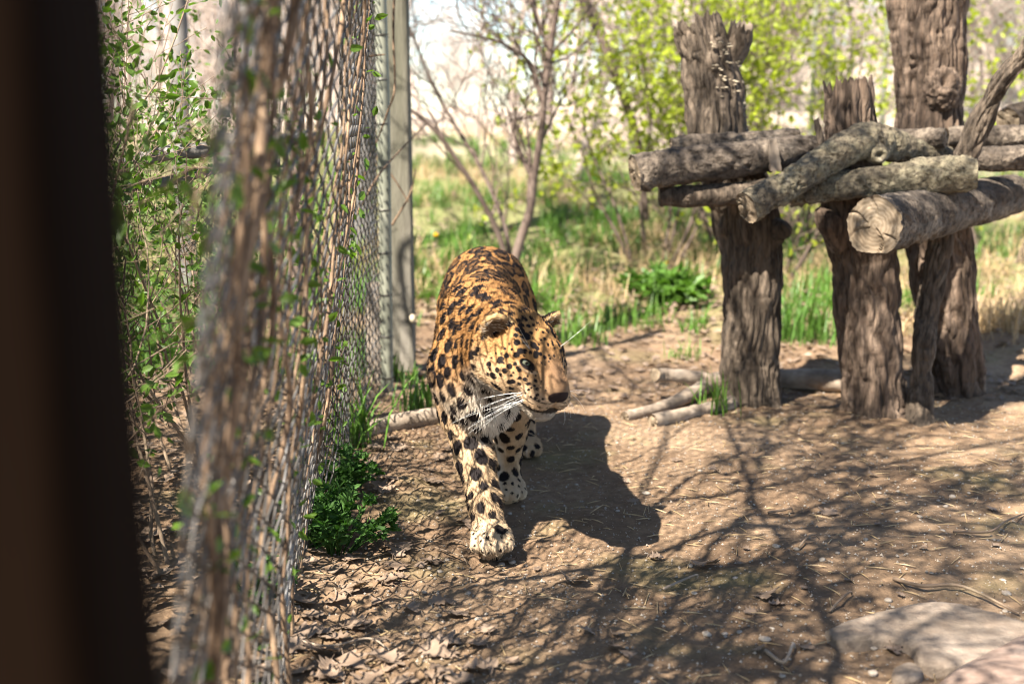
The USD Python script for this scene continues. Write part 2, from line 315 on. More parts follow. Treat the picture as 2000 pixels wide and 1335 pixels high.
def bark_tube(ctrl, nl, na, seed, amp=.008, freq=42, along=7.0, lump=.012, furrow=True, jag=None, flatten=None):
    """A closed bark surface round a spline of (x, y, z, radius) rows. Returns vertices, faces, first and last rings, axis points."""
    c = spline(ctrl, nl)
    P, R = c[:, :3], np.maximum(c[:, 3], .003)
    t = np.gradient(P, axis=0); t /= np.linalg.norm(t, axis=1, keepdims=True)
    ref = np.array([1.0, 0, 0]) if abs(t[0, 0]) < .7 else np.array([0, 0, 1.0])
    A = np.empty_like(P); u = ref
    for i in range(nl):
        u = u - t[i] * (u @ t[i]); u = u / np.linalg.norm(u); A[i] = u
    Bv = np.cross(t, A)
    th = np.arange(na) * 2 * math.pi / na
    s = np.concatenate([[0], np.cumsum(np.linalg.norm(np.diff(P, axis=0), axis=1))])
    ct, stn = np.cos(th)[None, :], np.sin(th)[None, :]
    q = np.stack([R[:, None] * ct, R[:, None] * stn, np.repeat(s[:, None], na, 1)], -1)
    warp = (meshkit.fbm(q * 9, 2, seed + 9) - .5) * .05
    low = (meshkit.fbm(q * np.array([7, 7, 4.5]), 3, seed) - .5) * 2
    disp = lump * low
    if furrow:
        qq = q + warp[..., None] * np.array([1, 1, 0.0])
        n = meshkit.noise(qq * np.array([freq, freq, along]), seed + 1)
        n2 = meshkit.noise(qq * np.array([freq * 2.1, freq * 2.1, along * 2.4]), seed + 2)
        ridge = 1 - np.abs(2 * n - 1) ** .8
        crk = meshkit.noise(q * np.array([20, 20, 42]), seed + 3)
        disp = disp - amp * ridge ** 2 * 1.5 + amp * .8 * (n2 - .5) - amp * .8 * np.clip(crk - .66, 0, 1) * 2
    else:
        n = meshkit.fbm(q * np.array([freq, freq, freq * .6]), 3, seed + 1)
        plate = meshkit.noise(q * np.array([13, 13, 8]) + (meshkit.fbm(q * 30, 3, seed + 5)[..., None] - .5) * 1.6, seed + 2)
        disp = disp + amp * (n - .5) * 1.6 * (.4 + plate) - amp * .6 * sst(.60, .66, plate) + amp * .3 * np.abs(meshkit.noise(q * 60, seed + 4) - .5)
    rr = R[:, None] + disp
    V = P[:, None] + (A[:, None] * ct[..., None] + Bv[:, None] * stn[..., None]) * rr[..., None]
    if jag is not None:
        jn = meshkit.noise(np.stack([np.cos(th) * 3.1, np.sin(th) * 3.1, 0 * th], -1), seed + 6) + .6 * meshkit.noise(np.stack([np.cos(th) * 9, np.sin(th) * 9, 0 * th], -1), seed + 7)
        k = max(3, nl // 12)
        f = np.linspace(0, 1, k)[:, None] ** 1.5
        V[-k:] += t[-1] * (f * (jn[None, :] - .6) * jag)[..., None]
    i, j = np.meshgrid(np.arange(nl - 1), np.arange(na), indexing='ij')
    p0, p1, p2, p3 = i * na + j, i * na + (j + 1) % na, (i + 1) * na + (j + 1) % na, (i + 1) * na + j
    F = np.stack([np.stack([p0, p1, p2], -1), np.stack([p0, p2, p3], -1)], 2).reshape(-1, 3)
    return V.reshape(-1, 3), F, V[0], V[-1], P, t

def end_disc(ring, normal, seed, hollow=.004, rings=12, rough=.003, crack=False):
    """A cut or broken face that fills a ring of points, in its own frame with z along the axis: (vertices, faces, xform)."""
    normal = nrm(normal)
    c = ring.mean(0)
    u = nrm(np.cross(normal, [0.13, .31, .94])); v = np.cross(normal, u)
    loc = np.stack([(ring - c) @ u, (ring - c) @ v, (ring - c) @ normal], 1)
    n = len(ring)
    V = []
    for k in range(rings):
        s = 1 - k / rings
        p = loc * np.array([s, s, s ** 3]) if k else loc.copy()
        if k:
            p[:, 2] += -hollow + rough * (meshkit.noise(np.stack([p[:, 0] * 60, p[:, 1] * 60, 0 * p[:, 0]], 1), seed) - .5) * 2
        if crack:
            rr_ = np.random.default_rng(seed)
            rad_ = np.linalg.norm(loc[:, :2], axis=1).mean() * s
            th_ = np.arange(n) * 2 * math.pi / n
            for m in range(6):
                a_, d_, ln_ = rr_.uniform(0, 2 * math.pi), rr_.uniform(.004, .010), rr_.uniform(.3, 1.0)
                dt_ = np.abs((th_ - a_ - .15 * math.sin(5 * s + m) + math.pi) % (2 * math.pi) - math.pi)
                if s > 1 - ln_:
                    p[:, 2] -= d_ * np.exp(-(dt_ * max(rad_, .01) / .0035) ** 2)
        V.append(p)
    V.append(np.array([[0, 0, -hollow]]))
    F = []
    j = np.arange(n)
    for k in range(rings - 1):
        a, b = k * n, (k + 1) * n
        F.append(np.stack([a + j, a + (j + 1) % n, b + (j + 1) % n], 1)); F.append(np.stack([a + j, b + (j + 1) % n, b + j], 1))
    a = (rings - 1) * n
    F.append(np.stack([a + j, a + (j + 1) % n, np.full(n, rings * n)], 1))
    M = np.eye(4); M[:3, 0], M[:3, 1], M[:3, 2], M[:3, 3] = u, v, normal, c
    F = np.vstack(F)
    VV = np.vstack(V)
    f = F[0]
    if np.cross(VV[f[1]] - VV[f[0]], VV[f[2]] - VV[f[0]])[2] < 0:
        F = F[:, ::-1]
    return VV, F, M

def local(V, o):
    return V - np.asarray(o)

def log_thing(name, label, rows, material, seed, nl=150, na=110, ends=(True, True), end_mat=None, cat='log', **kw):
    """rows: (px, py, distance, width in px). One log with its bark and cut ends."""
    ctrl = [(*at(px, py, y), px_r(w, y)) for px, py, y, w in rows]
    V, F, r0, r1, P, t = bark_tube(ctrl, nl, na, seed, **kw)
    o = P.mean(0)
    T = thing(name, label, cat, o)
    obj('bark', (local(V, o), F), material, T)
    for on, ring, n_, q in ((ends[0], r0, -t[0], 1), (ends[1], r1, t[-1], 2)):
        if on:
            v, f, M = end_disc(ring, n_, seed + q, crack=True)
            M[:3, 3] -= o
            obj('cut_end', (v, f), end_mat or L['cut_end'], T, 40, xform=M)
    return T, ctrl, o

# the three trunks that carry the platform
def stump(name, label, rows, material, seed, nl, na, jag, **kw):
    ctrl = [(*at(px, py, y), px_r(w, y)) for px, py, y, w in rows]
    c0 = ctrl[0]
    ctrl = [(c0[0], c0[1], -.12, c0[3] * 1.1)] + ctrl
    V, F, r0, r1, P, t = bark_tube(ctrl, nl, na, seed, jag=jag, **kw)
    o = np.array([P[0, 0], P[0, 1], 0])
    T = thing(name, label, 'tree trunk', o)
    obj('trunk', (local(V, o), F), material, T)
    v, f, M = end_disc(r1, t[-1], seed + 1, hollow=.035, rough=.02)
    M[:3, 3] -= o
    obj('broken_top', (v, f), material, T, 40, xform=M)
    return T, o

st1, o1 = stump('platform_trunk', 'thick furrowed trunk with forked broken top at the left of the log platform',
    [(1468, 815, 4.90, 158), (1467, 795, 4.90, 136), (1466, 765, 4.90, 122), (1464, 700, 4.90, 124), (1467, 600, 4.90, 118), (1466, 500, 4.9, 124), (1456, 420, 4.9, 134), (1430, 340, 4.9, 126), (1405, 268, 4.9, 118), (1396, 200, 4.9, 118), (1383, 120, 4.9, 108), (1371, 80, 4.9, 106), (1360, 48, 4.9, 96)],
    L['bark'], 11, 270, 190, .06, amp=.013, freq=44, along=5, lump=.013)
mb = bark_tube([(*at(*p[:3]), px_r(p[3], 4.9)) for p in ((1402, 150, 4.92, 60), (1428, 112, 4.90, 54), (1442, 84, 4.88, 50), (1448, 54, 4.86, 46))], 40, 60, 21, amp=.006, jag=.04)
fs = obj('fork_stub', (local(mb[0], o1), mb[1]), L['bark'], st1)
v, f, M = end_disc(mb[3], mb[5][-1], 3, hollow=.03); M[:3, 3] -= o1
obj('stub_end', (v, f), L['dead_wood'], fs, 40, xform=M)
mb = bark_tube([(*at(*p[:3]), px_r(p[3], 4.8)) for p in ((1490, 470, 4.88, 62), (1512, 452, 4.84, 58), (1530, 452, 4.8, 40), (1540, 462, 4.79, 18))], 30, 50, 22, amp=.006)
obj('knot', (local(mb[0], o1), mb[1]), L['bark'], st1)
rng = np.random.default_rng(31)
mbf = MB()
for k in range(130):
    py = rng.uniform(80, 262)
    cx = 1405 - (262 - py) * .14
    if rng.random() < .55:
        px, yy = cx + 55 + rng.normal(0, 4) - 4, 4.86
    else:
        px, yy = cx + rng.uniform(5, 50), 4.79
        if py > 190: continue
    c = at(px, py, yy) - o1
    s = rng.uniform(.0035, .008)
    m = trimesh.creation.icosphere(1, 1.0)
    mbf.add((m.vertices * np.array([s * 1.2, s, s * .45]) + c, m.faces))
tag(mbf.build('bracket_fungi', L['fungus'], st1), kind='stuff')

st2, o2 = stump('platform_trunk', 'middle trunk with jagged broken top at the front of the log platform',
    [(1722, 842, 4.66, 210), (1716, 818, 4.66, 176), (1710, 795, 4.66, 150), (1706, 760, 4.66, 134), (1702, 700, 4.66, 130), (1694, 600, 4.66, 132), (1687, 500, 4.66, 134), (1674, 420, 4.66, 140), (1666, 340, 4.66, 116), (1663, 268, 4.66, 104), (1659, 200, 4.66, 102), (1657, 178, 4.66, 98)],
    L['bark_red'], 12, 260, 200, .07, amp=.014, freq=46, along=5, lump=.011)
mb = bark_tube([(*at(*p[:3]), px_r(p[3], 4.6)) for p in ((1650, 470, 4.62, 70), (1622, 438, 4.60, 60), (1607, 420, 4.6, 44), (1597, 408, 4.6, 22))], 30, 50, 23, amp=.006)
obj('knot', (local(mb[0], o2), mb[1]), L['bark_red'], st2)

st3, o3 = stump('tree', 'tall reddish furrowed tree trunk with a hollow knot rising through the log platform',
    [(1869, 812, 5.06, 146), (1867, 780, 5.06, 122), (1862, 700, 5.06, 116), (1850, 600, 5.06, 124), (1838, 500, 5.06, 130), (1828, 400, 5.06, 134), (1816, 250, 5.06, 134), (1815, 150, 5.06, 138), (1812, 50, 5.06, 148), (1810, -60, 5.06, 150), (1806, -300, 5.06, 140), (1800, -560, 5.06, 120)],
    L['bark_red'], 13, 360, 210, .1, amp=.015, freq=40, along=3.5, lump=.012)
kc = at(1842, 165, 4.93)
kn = trimesh.creation.icosphere(5, 1.0)
kv = np.array(kn.vertices)
rad = 1 + .16 * (meshkit.fbm(kv * 5, 3, 3) - .5) * 2
hole = np.clip(1 - np.linalg.norm(kv - nrm((-.05, -.93, .36)), axis=1) / .42, 0, 1)
kv = kv * (rad - .75 * sst(0, .75, hole) + .10 * np.exp(-((np.linalg.norm(kv - nrm((-.05, -.93, .36)), axis=1) - .5) / .13) ** 2))[:, None]
obj('hollow_knot', (kv * np.array([.070, .055, .088]) + kc - o3 + [0, .02, -.015], kn.faces), L['bark_red'], st3)

log_thing('leaning_branch', 'long leaning branch propped in front of the tall trunk, rising to the right', [(1795, 858, 4.50, 92), (1797, 810, 4.52, 62), (1800, 740, 4.55, 54), (1804, 660, 4.57, 52), (1814, 590, 4.6, 52), (1832, 500, 4.60, 56), (1850, 420, 4.58, 52), (1872, 350, 4.56, 48), (1893, 290, 4.52, 50), (1925, 215, 4.48, 46), (1965, 150, 4.42, 44), (2010, 95, 4.38, 44), (2080, -10, 4.3, 40)],
    L['bark'], 14, nl=260, na=72, amp=.010, freq=60, along=6, lump=.010, ends=(False, True), cat='branch')

# logs laid across
log_thing('log', 'dark slab-ended log at the upper left edge of the platform', [(1240, 340, 4.58, 70), (1290, 330, 4.6, 74), (1340, 322, 4.62, 72), (1480, 306, 4.66, 68), (1560, 296, 4.72, 62), (1640, 284, 4.86, 58), (1700, 278, 4.92, 54)], L['log'], 41, nl=150, na=96, furrow=False, amp=.011, freq=44, lump=.012)
log_thing('log', 'thin split log lying on top behind the left slab-ended log', [(1310, 286, 4.74, 38), (1400, 279, 4.74, 40), (1480, 276, 4.75, 38), (1560, 270, 4.76, 36)], L['log'], 42, nl=90, na=60, furrow=False, amp=.009, freq=44, lump=.009)
log_thing('log', 'lower thin log crossing under the left end of the platform', [(1287, 383, 4.64, 38), (1340, 383, 4.64, 44), (1450, 378, 4.64, 46), (1540, 366, 4.62, 48), (1640, 356, 4.56, 44), (1700, 352, 4.53, 40)], L['bark'], 43, nl=130, na=72, furrow=False, amp=.006, freq=40, lump=.007)
log_thing('log', 'pale log running along the front of the platform with chewed right end', [(1540, 384, 4.44, 40), (1600, 370, 4.44, 52), (1680, 358, 4.43, 58), (1760, 349, 4.42, 66), (1840, 341, 4.40, 72), (1885, 339, 4.38, 74), (1908, 338, 4.37, 62)], L['log_moss'], 44, nl=150, na=96, furrow=False, amp=.011, freq=44, lump=.013)
T, ct, o = log_thing('log', 'mossy crooked log slanting down to the left over the platform front', [(1458, 405, 4.26, 56), (1480, 394, 4.28, 60), (1530, 366, 4.32, 60), (1600, 322, 4.40, 62), (1660, 287, 4.47, 68), (1700, 276, 4.53, 70), (1750, 285, 4.62, 60), (1800, 298, 4.70, 52), (1845, 306, 4.78, 46)], L['log_moss'], 45, nl=170, na=96, furrow=False, amp=.011, freq=44, lump=.012)
kn = trimesh.creation.icosphere(4, 1.0); kv = np.array(kn.vertices)
d0 = nrm((.1, -.95, -.2)); dist = np.linalg.norm(kv - d0, axis=1)
kv = kv * (1 + .25 * (meshkit.fbm(kv * 4, 3, 5) - .5) - .7 * sst(.45, .1, dist) + .12 * np.exp(-((dist - .55) / .14) ** 2))[:, None]
obj('knot', (kv * np.array([.042, .03, .036]) + at(1712, 300, 4.47) - o, kn.faces), L['log_moss'], T)
log_thing('log', 'big sawn log whose round cut end faces the viewer', [(1708, 441, 4.10, 116), (1740, 435, 4.18, 112), (1800, 422, 4.36, 100), (1870, 404, 4.58, 90), (1930, 390, 4.76, 84), (1975, 380, 4.92, 78)], L['log'], 46, nl=130, na=110, furrow=False, amp=.009, freq=44, lump=.009)
log_thing('log', 'short grey log lying beside the tall trunk on top of the platform', [(1700, 268, 4.86, 30), (1760, 272, 4.80, 36), (1815, 270, 4.72, 38), (1848, 268, 4.68, 36)], L['log'], 47, nl=80, na=66, furrow=False, amp=.005, freq=40, lump=.006)
log_thing('log', 'grey log at the upper right edge of the platform behind the leaning branch', [(1850, 266, 4.95, 38), (1930, 266, 4.92, 44), (2000, 268, 4.90, 48), (2090, 270, 4.88, 46)], L['log'], 48, nl=90, na=70, furrow=False, amp=.006, freq=40, lump=.007)
log_thing('log', 'lower right log sticking out past the leaning branch', [(1895, 312, 4.72, 46), (1950, 310, 4.70, 50), (2010, 308, 4.68, 50), (2100, 306, 4.66, 48)], L['log'], 49, nl=90, na=70, furrow=False, amp=.007, freq=38, lump=.007)
log_thing('log', 'dark knobbly log end above the right edge of the platform', [(1968, 236, 5.15, 52), (1995, 232, 5.2, 60), (2040, 228, 5.25, 58), (2120, 224, 5.3, 54)], L['bark'], 50, nl=70, na=70, furrow=False, amp=.010, freq=34, lump=.014)

def splinter(name, label, px0, py0, px1, py1, y, w, th, material, seed, category):
    a, b = at(px0, py0, y), at(px1, py1, y)
    n = 14
    s = np.linspace(0, 1, n)
    pr = np.array([(-1, -1), (1, -1), (1.1, 0), (1, 1), (-1, 1), (-1.1, 0)], float)
    ring = []
    r = np.random.default_rng(seed)
    for k in range(n):
        ww = (px_r(w, y) * (1 - .35 * s[k] ** 3)) * (1 + r.normal(0, .05))
        c = a + (b - a) * s[k]
        ring.append(c + np.stack([pr[:, 0] * ww, pr[:, 1] * th * .5, 0 * pr[:, 0]], 1))
    ring = np.array(ring)
    ring[-1, :, 2] += r.uniform(-.006, .012, 6)
    V = ring.reshape(-1, 3); m = 6
    F = []
    for i in range(n - 1):
        for j in range(m):
            F += [(i * m + j, i * m + (j + 1) % m, (i + 1) * m + (j + 1) % m), (i * m + j, (i + 1) * m + (j + 1) % m, (i + 1) * m + j)]
    F += [(0, j + 1, j) for j in range(1, m - 1)] + [((n - 1) * m, (n - 1) * m + j, (n - 1) * m + j + 1) for j in range(1, m - 1)]
    return tag(obj(name, (V, np.array(F)), material, None, 35), label, category)

splinter('wood_wedge', 'upright split wedge of wood jammed between the left logs', 1515, 334, 1508, 272, 4.58, 20, .03, L['dead_wood'], 1, 'wood wedge')
splinter('wood_splinter', 'thin dark upright splinter just left of the jagged middle trunk', 1610, 300, 1594, 236, 4.55, 14, .012, L['bark'], 2, 'splinter')

# fallen wood on the ground
def lying(name, label, rows, material, seed, **kw):
    rows2 = []
    for px, py, w in rows:
        g = on_ground(px, py + w * .42)
        rows2.append((px, py, g[1], w))
    return log_thing(name, label, rows2, material, seed, furrow=False, cat=kw.pop('cat', 'branch'), **kw)
T, ct, o = lying('fallen_branch', 'fallen forked grey branch lying behind the left platform trunk', [(1220, 814, 18), (1300, 792, 26), (1360, 764, 30), (1405, 742, 34), (1500, 738, 38), (1580, 740, 44), (1650, 744, 46)], L['dead_wood'], 61, nl=110, na=48, amp=.003, lump=.006)
mb = bark_tube([(*at(*p[:3]), px_r(p[3], 5.1)) for p in ((1405, 745, 5.1, 26), (1350, 736, 5.08, 24), (1300, 732, 5.04, 24), (1278, 730, 5.0, 26))], 40, 40, 24, furrow=False, amp=.004, lump=.006)
fk = obj('fork', (local(mb[0], o), mb[1]), L['dead_wood'], T)
v, f, M = end_disc(mb[3], mb[5][-1], 4); M[:3, 3] -= o
obj('fork_end', (v, f), L['cut_end'], fk, 40, xform=M)
lying('fallen_log', 'short weathered log on the ground left of the left platform trunk', [(1274, 822, 26), (1320, 812, 28), (1370, 800, 26), (1430, 786, 24)], L['dead_wood'], 62, nl=60, na=44, amp=.004, lump=.006, cat='log')
lying('fallen_log', 'bare pale log on the ground beside the fence, behind the leopard', [(700, 846, 30), (745, 832, 36), (800, 820, 38), (850, 812, 36)], L['dead_wood'], 63, nl=70, na=50, amp=.003, lump=.005, cat='log')
# ---------------------------------------------------------------- the chain-link fence along the left, its posts and climbers
def fence_x(y, h):
    """The slack fence leans into the enclosure up to about 3.9 m away, then runs straight to its end post."""
    y, h = np.asarray(y, float), np.asarray(h, float)
    leanf = 1 - sst(3.85, 4.05, y)
    belly = .035 * np.sin(y * 2.3 + 1) * np.sin(np.clip(h, 0, 2.2) * 1.5)
    flare = .05 * np.exp(-h / .16) * (1 - sst(3.9, 4.1, y)) * (.5 + .5 * np.sin(y * 3.7))
    return -.535 + .075 * np.clip(3.45 - y, 0, 3) + leanf * (.115 * h - .02) + belly * leanf + flare + .02 * (meshkit.noise(np.stack([y * 3, h * 2, 0 * y], -1), 3) - .5)

fence = thing('chain_link_fence', 'rusty grey chain-link fence running away along the left of the path', 'fence', (-.53, 2.5, 0))
FO = np.array((-.53, 2.5, 0))
wires = MB()
PITCHW, ROW = .052, .026
y = 1.3
k = 0
while y < 5.1:
    nz = int(2.35 / ROW)
    h = np.arange(nz) * ROW - .02
    zig = np.where((np.arange(nz) + k) % 2 == 0, -.5, .5) * PITCHW * .96
    yy = y + zig + .006 * np.sin(h * 5 + y)
    off = np.where((np.arange(nz) % 2) == 0, .0022, -.0022)
    x = fence_x(yy, h) + off
    g = ground_z(x, yy)
    p = np.stack([x, yy, h + g * np.exp(-h * 2)], 1) - FO
    # round the corners of the zigzag a little
    m = np.repeat(p, 2, 0)
    m[1:-1:2] = p[:-1] * .82 + p[1:] * .18
    m[2::2] = p[:-1] * .18 + p[1:] * .82
    wires.add(tube(m[1:], .0026, 4, False))
    y += PITCHW
    k += 1
tag(wires.build('wire_mesh', L['wire'], fence), kind='stuff')
ep = at(755, 700, 5.13)
obj('end_pole', (np.array(tube([(ep[0], 5.13, -.1), (ep[0] + .004, 5.13, 1.2), (ep[0] - .02, 5.13, 2.5)], .026, 20)[0]) - FO, tube([(0, 0, 0), (0, 0, 1), (0, 0, 2)], .03, 20)[1]), L['steel'], fence)
tw = MB()
for hh in np.arange(.05, 2.3, .17):
    t_ = np.linspace(0, 2 * math.pi, 14)
    tw.add(tube(np.stack([ep[0] + .029 * np.cos(t_), 5.13 + .029 * np.sin(t_), hh + .01 * t_ / 6], 1) - FO, .0022, 4))
tag(tw.build('tie_wires', L['wire'], fence), kind='stuff')

def board_post(name, label, cx, cy, w, d, h, material, seed, tilt=0.0, rotz=0.0):
    """A rough sawn square post with rounded, uneven corners."""
    n, nh = 40, 90
    th = np.arange(n) * 2 * math.pi / n
    sq = np.stack([np.sign(np.cos(th)) * np.abs(np.cos(th)) ** .28, np.sign(np.sin(th)) * np.abs(np.sin(th)) ** .28], 1)
    zz = np.linspace(-.12, h, nh)
    V = []
    for z in zz:
        V.append(np.stack([sq[:, 0] * w / 2 + tilt * z, sq[:, 1] * d / 2, np.full(n, z)], 1))
    V = np.vstack(V)
    V[:, :2] += ((meshkit.fbm(V * np.array([50, 50, 3.0]), 3, seed) - .5) * .008)[:, None] * np.sign(V[:, :2] - np.array([0, 0]))
    i, j = np.meshgrid(np.arange(nh - 1), np.arange(n), indexing='ij')
    p0, p1, p2, p3 = i * n + j, i * n + (j + 1) % n, (i + 1) * n + (j + 1) % n, (i + 1) * n + j
    F = np.stack([np.stack([p0, p1, p2], -1), np.stack([p0, p2, p3], -1)], 2).reshape(-1, 3)
    T = thing(name, label, 'post', (cx, cy, float(ground_z(cx, cy))), rotz)
    obj('shaft', (V, F), material, T, 40)
    v, f, M = end_disc(V[-n:], (0, 0, 1), seed, hollow=-.004, rough=.002)
    obj('top', (v, f), material, T, 40, xform=M)
    return T

pp = at(785, 690, 5.62)
tp = board_post('wooden_post', 'thick grey wooden gate post standing behind the end of the chain-link fence', pp[0], 5.62, .122, .12, 2.6, L['post_wood'], 5, tilt=-.008)
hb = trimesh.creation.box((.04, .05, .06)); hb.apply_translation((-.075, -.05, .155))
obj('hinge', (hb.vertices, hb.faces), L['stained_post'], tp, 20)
ib = trimesh.creation.icosphere(3, 1.0); ic = at(806, 622, 5.545)
obj('insulator', (ib.vertices * np.array([.015, .015, .02]) + ic - np.array([pp[0], 5.62, float(ground_z(pp[0], 5.62))]), ib.faces), L['fungus'], tp)
pl = at(735, 720, 5.3)
board_post('wooden_stake', 'short brown wooden stake at the foot of the fence end', pl[0], 5.3, .075, .06, .42, L['dead_wood'], 6, tilt=.01)
board_post('blind_post', 'brown wooden post with shade put into its near-black colour, close to the viewer at the left edge', -.198, .50, .14, .11, 2.2, L['stained_post'], 7, tilt=-.03)

# ---- leaves and climbers
def leaf_batch(points, dirs, size, rng, up=.6, width=.5, fold=.25, sides=None):
    """One mesh of small folded pointed leaves: six triangles each."""
    points = np.asarray(points, float); dirs = np.asarray(dirs, float)
    n = len(points)
    nor = rng.normal(0, .7, (n, 3)) + np.array([0, 0, up])
    d = dirs + rng.normal(0, .35, (n, 3))
    d /= np.linalg.norm(d, axis=1, keepdims=True)
    s = np.cross(d, nor); s /= np.maximum(np.linalg.norm(s, axis=1, keepdims=True), 1e-6)
    nn = np.cross(s, d)
    sz = size * rng.uniform(.55, 1.35, n)
    prof = [(0, 0, 0), (.30, width * .5, fold), (.30, 0, 0), (.30, -width * .5, fold), (.68, width * .40, fold), (.68, 0, -.05), (.68, -width * .40, fold), (1.0, 0, -.18)]
    V = np.stack([points + d * (a * sz)[:, None] + s * (b * sz)[:, None] + nn * (c * width * .5 * sz)[:, None] for a, b, c in prof], 1)
    tri = np.array([(0, 2, 1), (0, 3, 2), (1, 2, 5), (1, 5, 4), (2, 3, 6), (2, 6, 5), (4, 5, 7), (5, 6, 7)])
    F = (np.arange(n)[:, None, None] * 8 + tri).reshape(-1, 3)
    return V.reshape(-1, 3), F

VINES = [  # (y at foot, drift of y with height, top height, radius, leaves, offset to the near side)
    (1.50, .32, 2.2, .0056, 0, .012), (1.46, .32, 2.2, .0045, 14, .010), (1.52, .42, 2.2, .0066, 0, .014), (1.60, .36, 2.2, .0045, 20, .010), (1.62, .50, 2.2, .0056, 8, .012),
    (1.78, .35, 2.2, .0045, 26, .010), (1.98, .5, 2.2, .005, 14, .012), (2.25, .35, 2.2, .0045, 24, .010), (2.6, .3, 2.2, .004, 26, .009), (3.0, .4, 2.2, .004, 14, .008), (1.56, .25, 2.0, .0045, 10, .010), (1.68, .3, 2.0, .0045, 10, .010)]
words = ['thick pale tan', 'thin brown leafy', 'twisting tan', 'brown leafy', 'pale peeling', 'slim green-leaved', 'reddish brown', 'slender leafy', 'wiry leafy', 'thin dark', 'crooked brown', 'dense-leaved']
where = ['where the mesh is most blurred', 'next to the near blurred mesh', 'in the left blurred part of the mesh', 'left of its centre', 'in the middle of the blurred mesh', 'at the middle of the mesh', 'right of the mesh middle', 'where it turns sharp', 'in the sharp part of the mesh', 'near its dark dense edge', 'beside the dark post', 'closest to the dark post']
rng = np.random.default_rng(71)
for q, (y0, dr, top, rad, nl, off) in enumerate(VINES):
    n = 46
    h = np.linspace(-.02, top, n)
    yy = y0 + dr * (np.clip(h, 0, 9) / top) ** 1.2 + .045 * np.sin(h * rng.uniform(3, 6) + q) + .02 * np.sin(h * 14 + q * 2) + np.cumsum(rng.normal(0, .004, n))
    weave = off * np.sin(h * rng.uniform(9, 14) + q)
    x = fence_x(yy, h) + weave
    pts = np.stack([x, yy, h + ground_z(x, yy) * np.exp(-h)], 1)
    o = np.array([x[0], yy[0], 0])
    T = thing('climbing_vine', f'{words[q]} vine stem woven up the fence {where[q]}', 'vine', o)
    mb = MB().add(tube(pts - o, rad * np.linspace(1.1, .8, n) * (1 + .18 * np.sin(np.arange(n) * 1.7 + q)), 9))
    tips = []
    for s in range(3 + nl // 8):
        i = rng.integers(6, n - 2)
        L_ = rng.uniform(.15, .4)
        t = np.linspace(0, 1, 9)[:, None]
        d = nrm([-abs(rng.normal(0, .12)), rng.normal(0, .8), rng.normal(.5, .6)])
        tw_ = pts[i] + d * L_ * t + np.array([rng.normal(0, .02), 0, -.12 * L_]) * t * t + rng.normal(0, .006, (9, 3)) * t
        mb.add(tube(tw_ - o, np.linspace(rad * .45, rad * .15, 9), 5))
        tips.append(tw_)
    mb.build('stem', L['vine'], T)
    if nl:
        src = np.vstack(tips + [pts[8:]])
        pk = rng.integers(0, len(src), nl * 3)
        pos = src[pk] + rng.normal(0, .014, (nl * 3, 3))
        pos = pos[~((pos[:, 2] > 1.1) & (pos[:, 1] > 1.8) & (pos[:, 1] < 3.3) & (rng.random(nl * 3) < .75))]
        tag(obj('leaves', (lambda a: (a[0] - o, a[1]))(leaf_batch(pos, rng.normal(0, 1, (len(pos), 3)) + [0.1, 0, .3], .033, rng)), L['leaf'], T, False), kind='stuff')

# dead stems and dry bindweed tangled through the near mesh, too many to pick apart
rng = np.random.default_rng(77)
mb = MB()
for k in range(54):
    n = 26
    h0, h1 = rng.uniform(-.02, .7), rng.uniform(.8, 2.25)
    h = np.linspace(h0, h1, n)
    yy = 1.48 + 2.0 * rng.random() ** 1.9 + rng.normal(.12, .12) * (h - h0) + .02 * np.sin(h * rng.uniform(7, 15) + k) + np.cumsum(rng.normal(0, .004, n))
    yy = np.maximum(yy, 1.42)
    x = fence_x(yy, h) + rng.normal(-.004, .008) + .008 * np.sin(h * rng.uniform(8, 16) + k)
    mb.add(tube(np.stack([x, yy, h + ground_z(x, yy) * np.exp(-h)], 1), rng.uniform(.0010, .0034) * np.linspace(1, .6, n), 5, False))
tag(mb.build('dead_stems', L['vine']), 'mass of thin dead brown stems tangled through the near part of the fence', 'dead stems', kind='stuff')
n = 800
yy = 1.5 + 2.4 * rng.random(n); h = rng.uniform(.05, 2.2, n)
clump = meshkit.noise(np.stack([yy * 4, h * 4, 0 * h], 1), 5)
ok = (clump > .48) & ~((h > 1.1) & (yy > 1.8) & (yy < 3.3) & (rng.random(n) < .8))
yy, h = yy[ok], h[ok]
x = fence_x(yy, h) + rng.normal(0, .02, len(h))
tag(obj('creeper_leaves', leaf_batch(np.stack([x, yy, h], 1), rng.normal(0, 1, (len(h), 3)), 0.027, rng), L['leaf'], None, False), 'small fresh green leaves of creepers growing through the fence', 'creeper', kind='stuff')

o = at(760, 300, 5.0)
T = thing('bare_canes', 'thin bare tan canes straggling across the grey gate post', 'cane', o)
for rows in ([(772, -60, 5.0), (768, 60, 5.0), (771, 170, 5.0), (758, 215, 5.02), (742, 260, 5.05), (715, 330, 5.08), (700, 400, 5.1)],
             [(690, 430, 4.7), (738, 345, 4.9), (790, 285, 5.2), (835, 240, 5.35)], [(733, 300, 5.3), (770, 350, 5.3), (798, 395, 5.3)], [(720, 95, 4.6), (712, 110, 4.6), (738, 108, 4.6), (752, 107, 4.6)], [(765, 440, 5.3), (800, 380, 5.3), (812, 330, 5.3)]):
    c = spline([at(*q) - o for q in rows], 26)
    obj('cane', tube(c, px_r(5, 5) * np.linspace(1.1, .5, 26), 5), L['vine'], T)
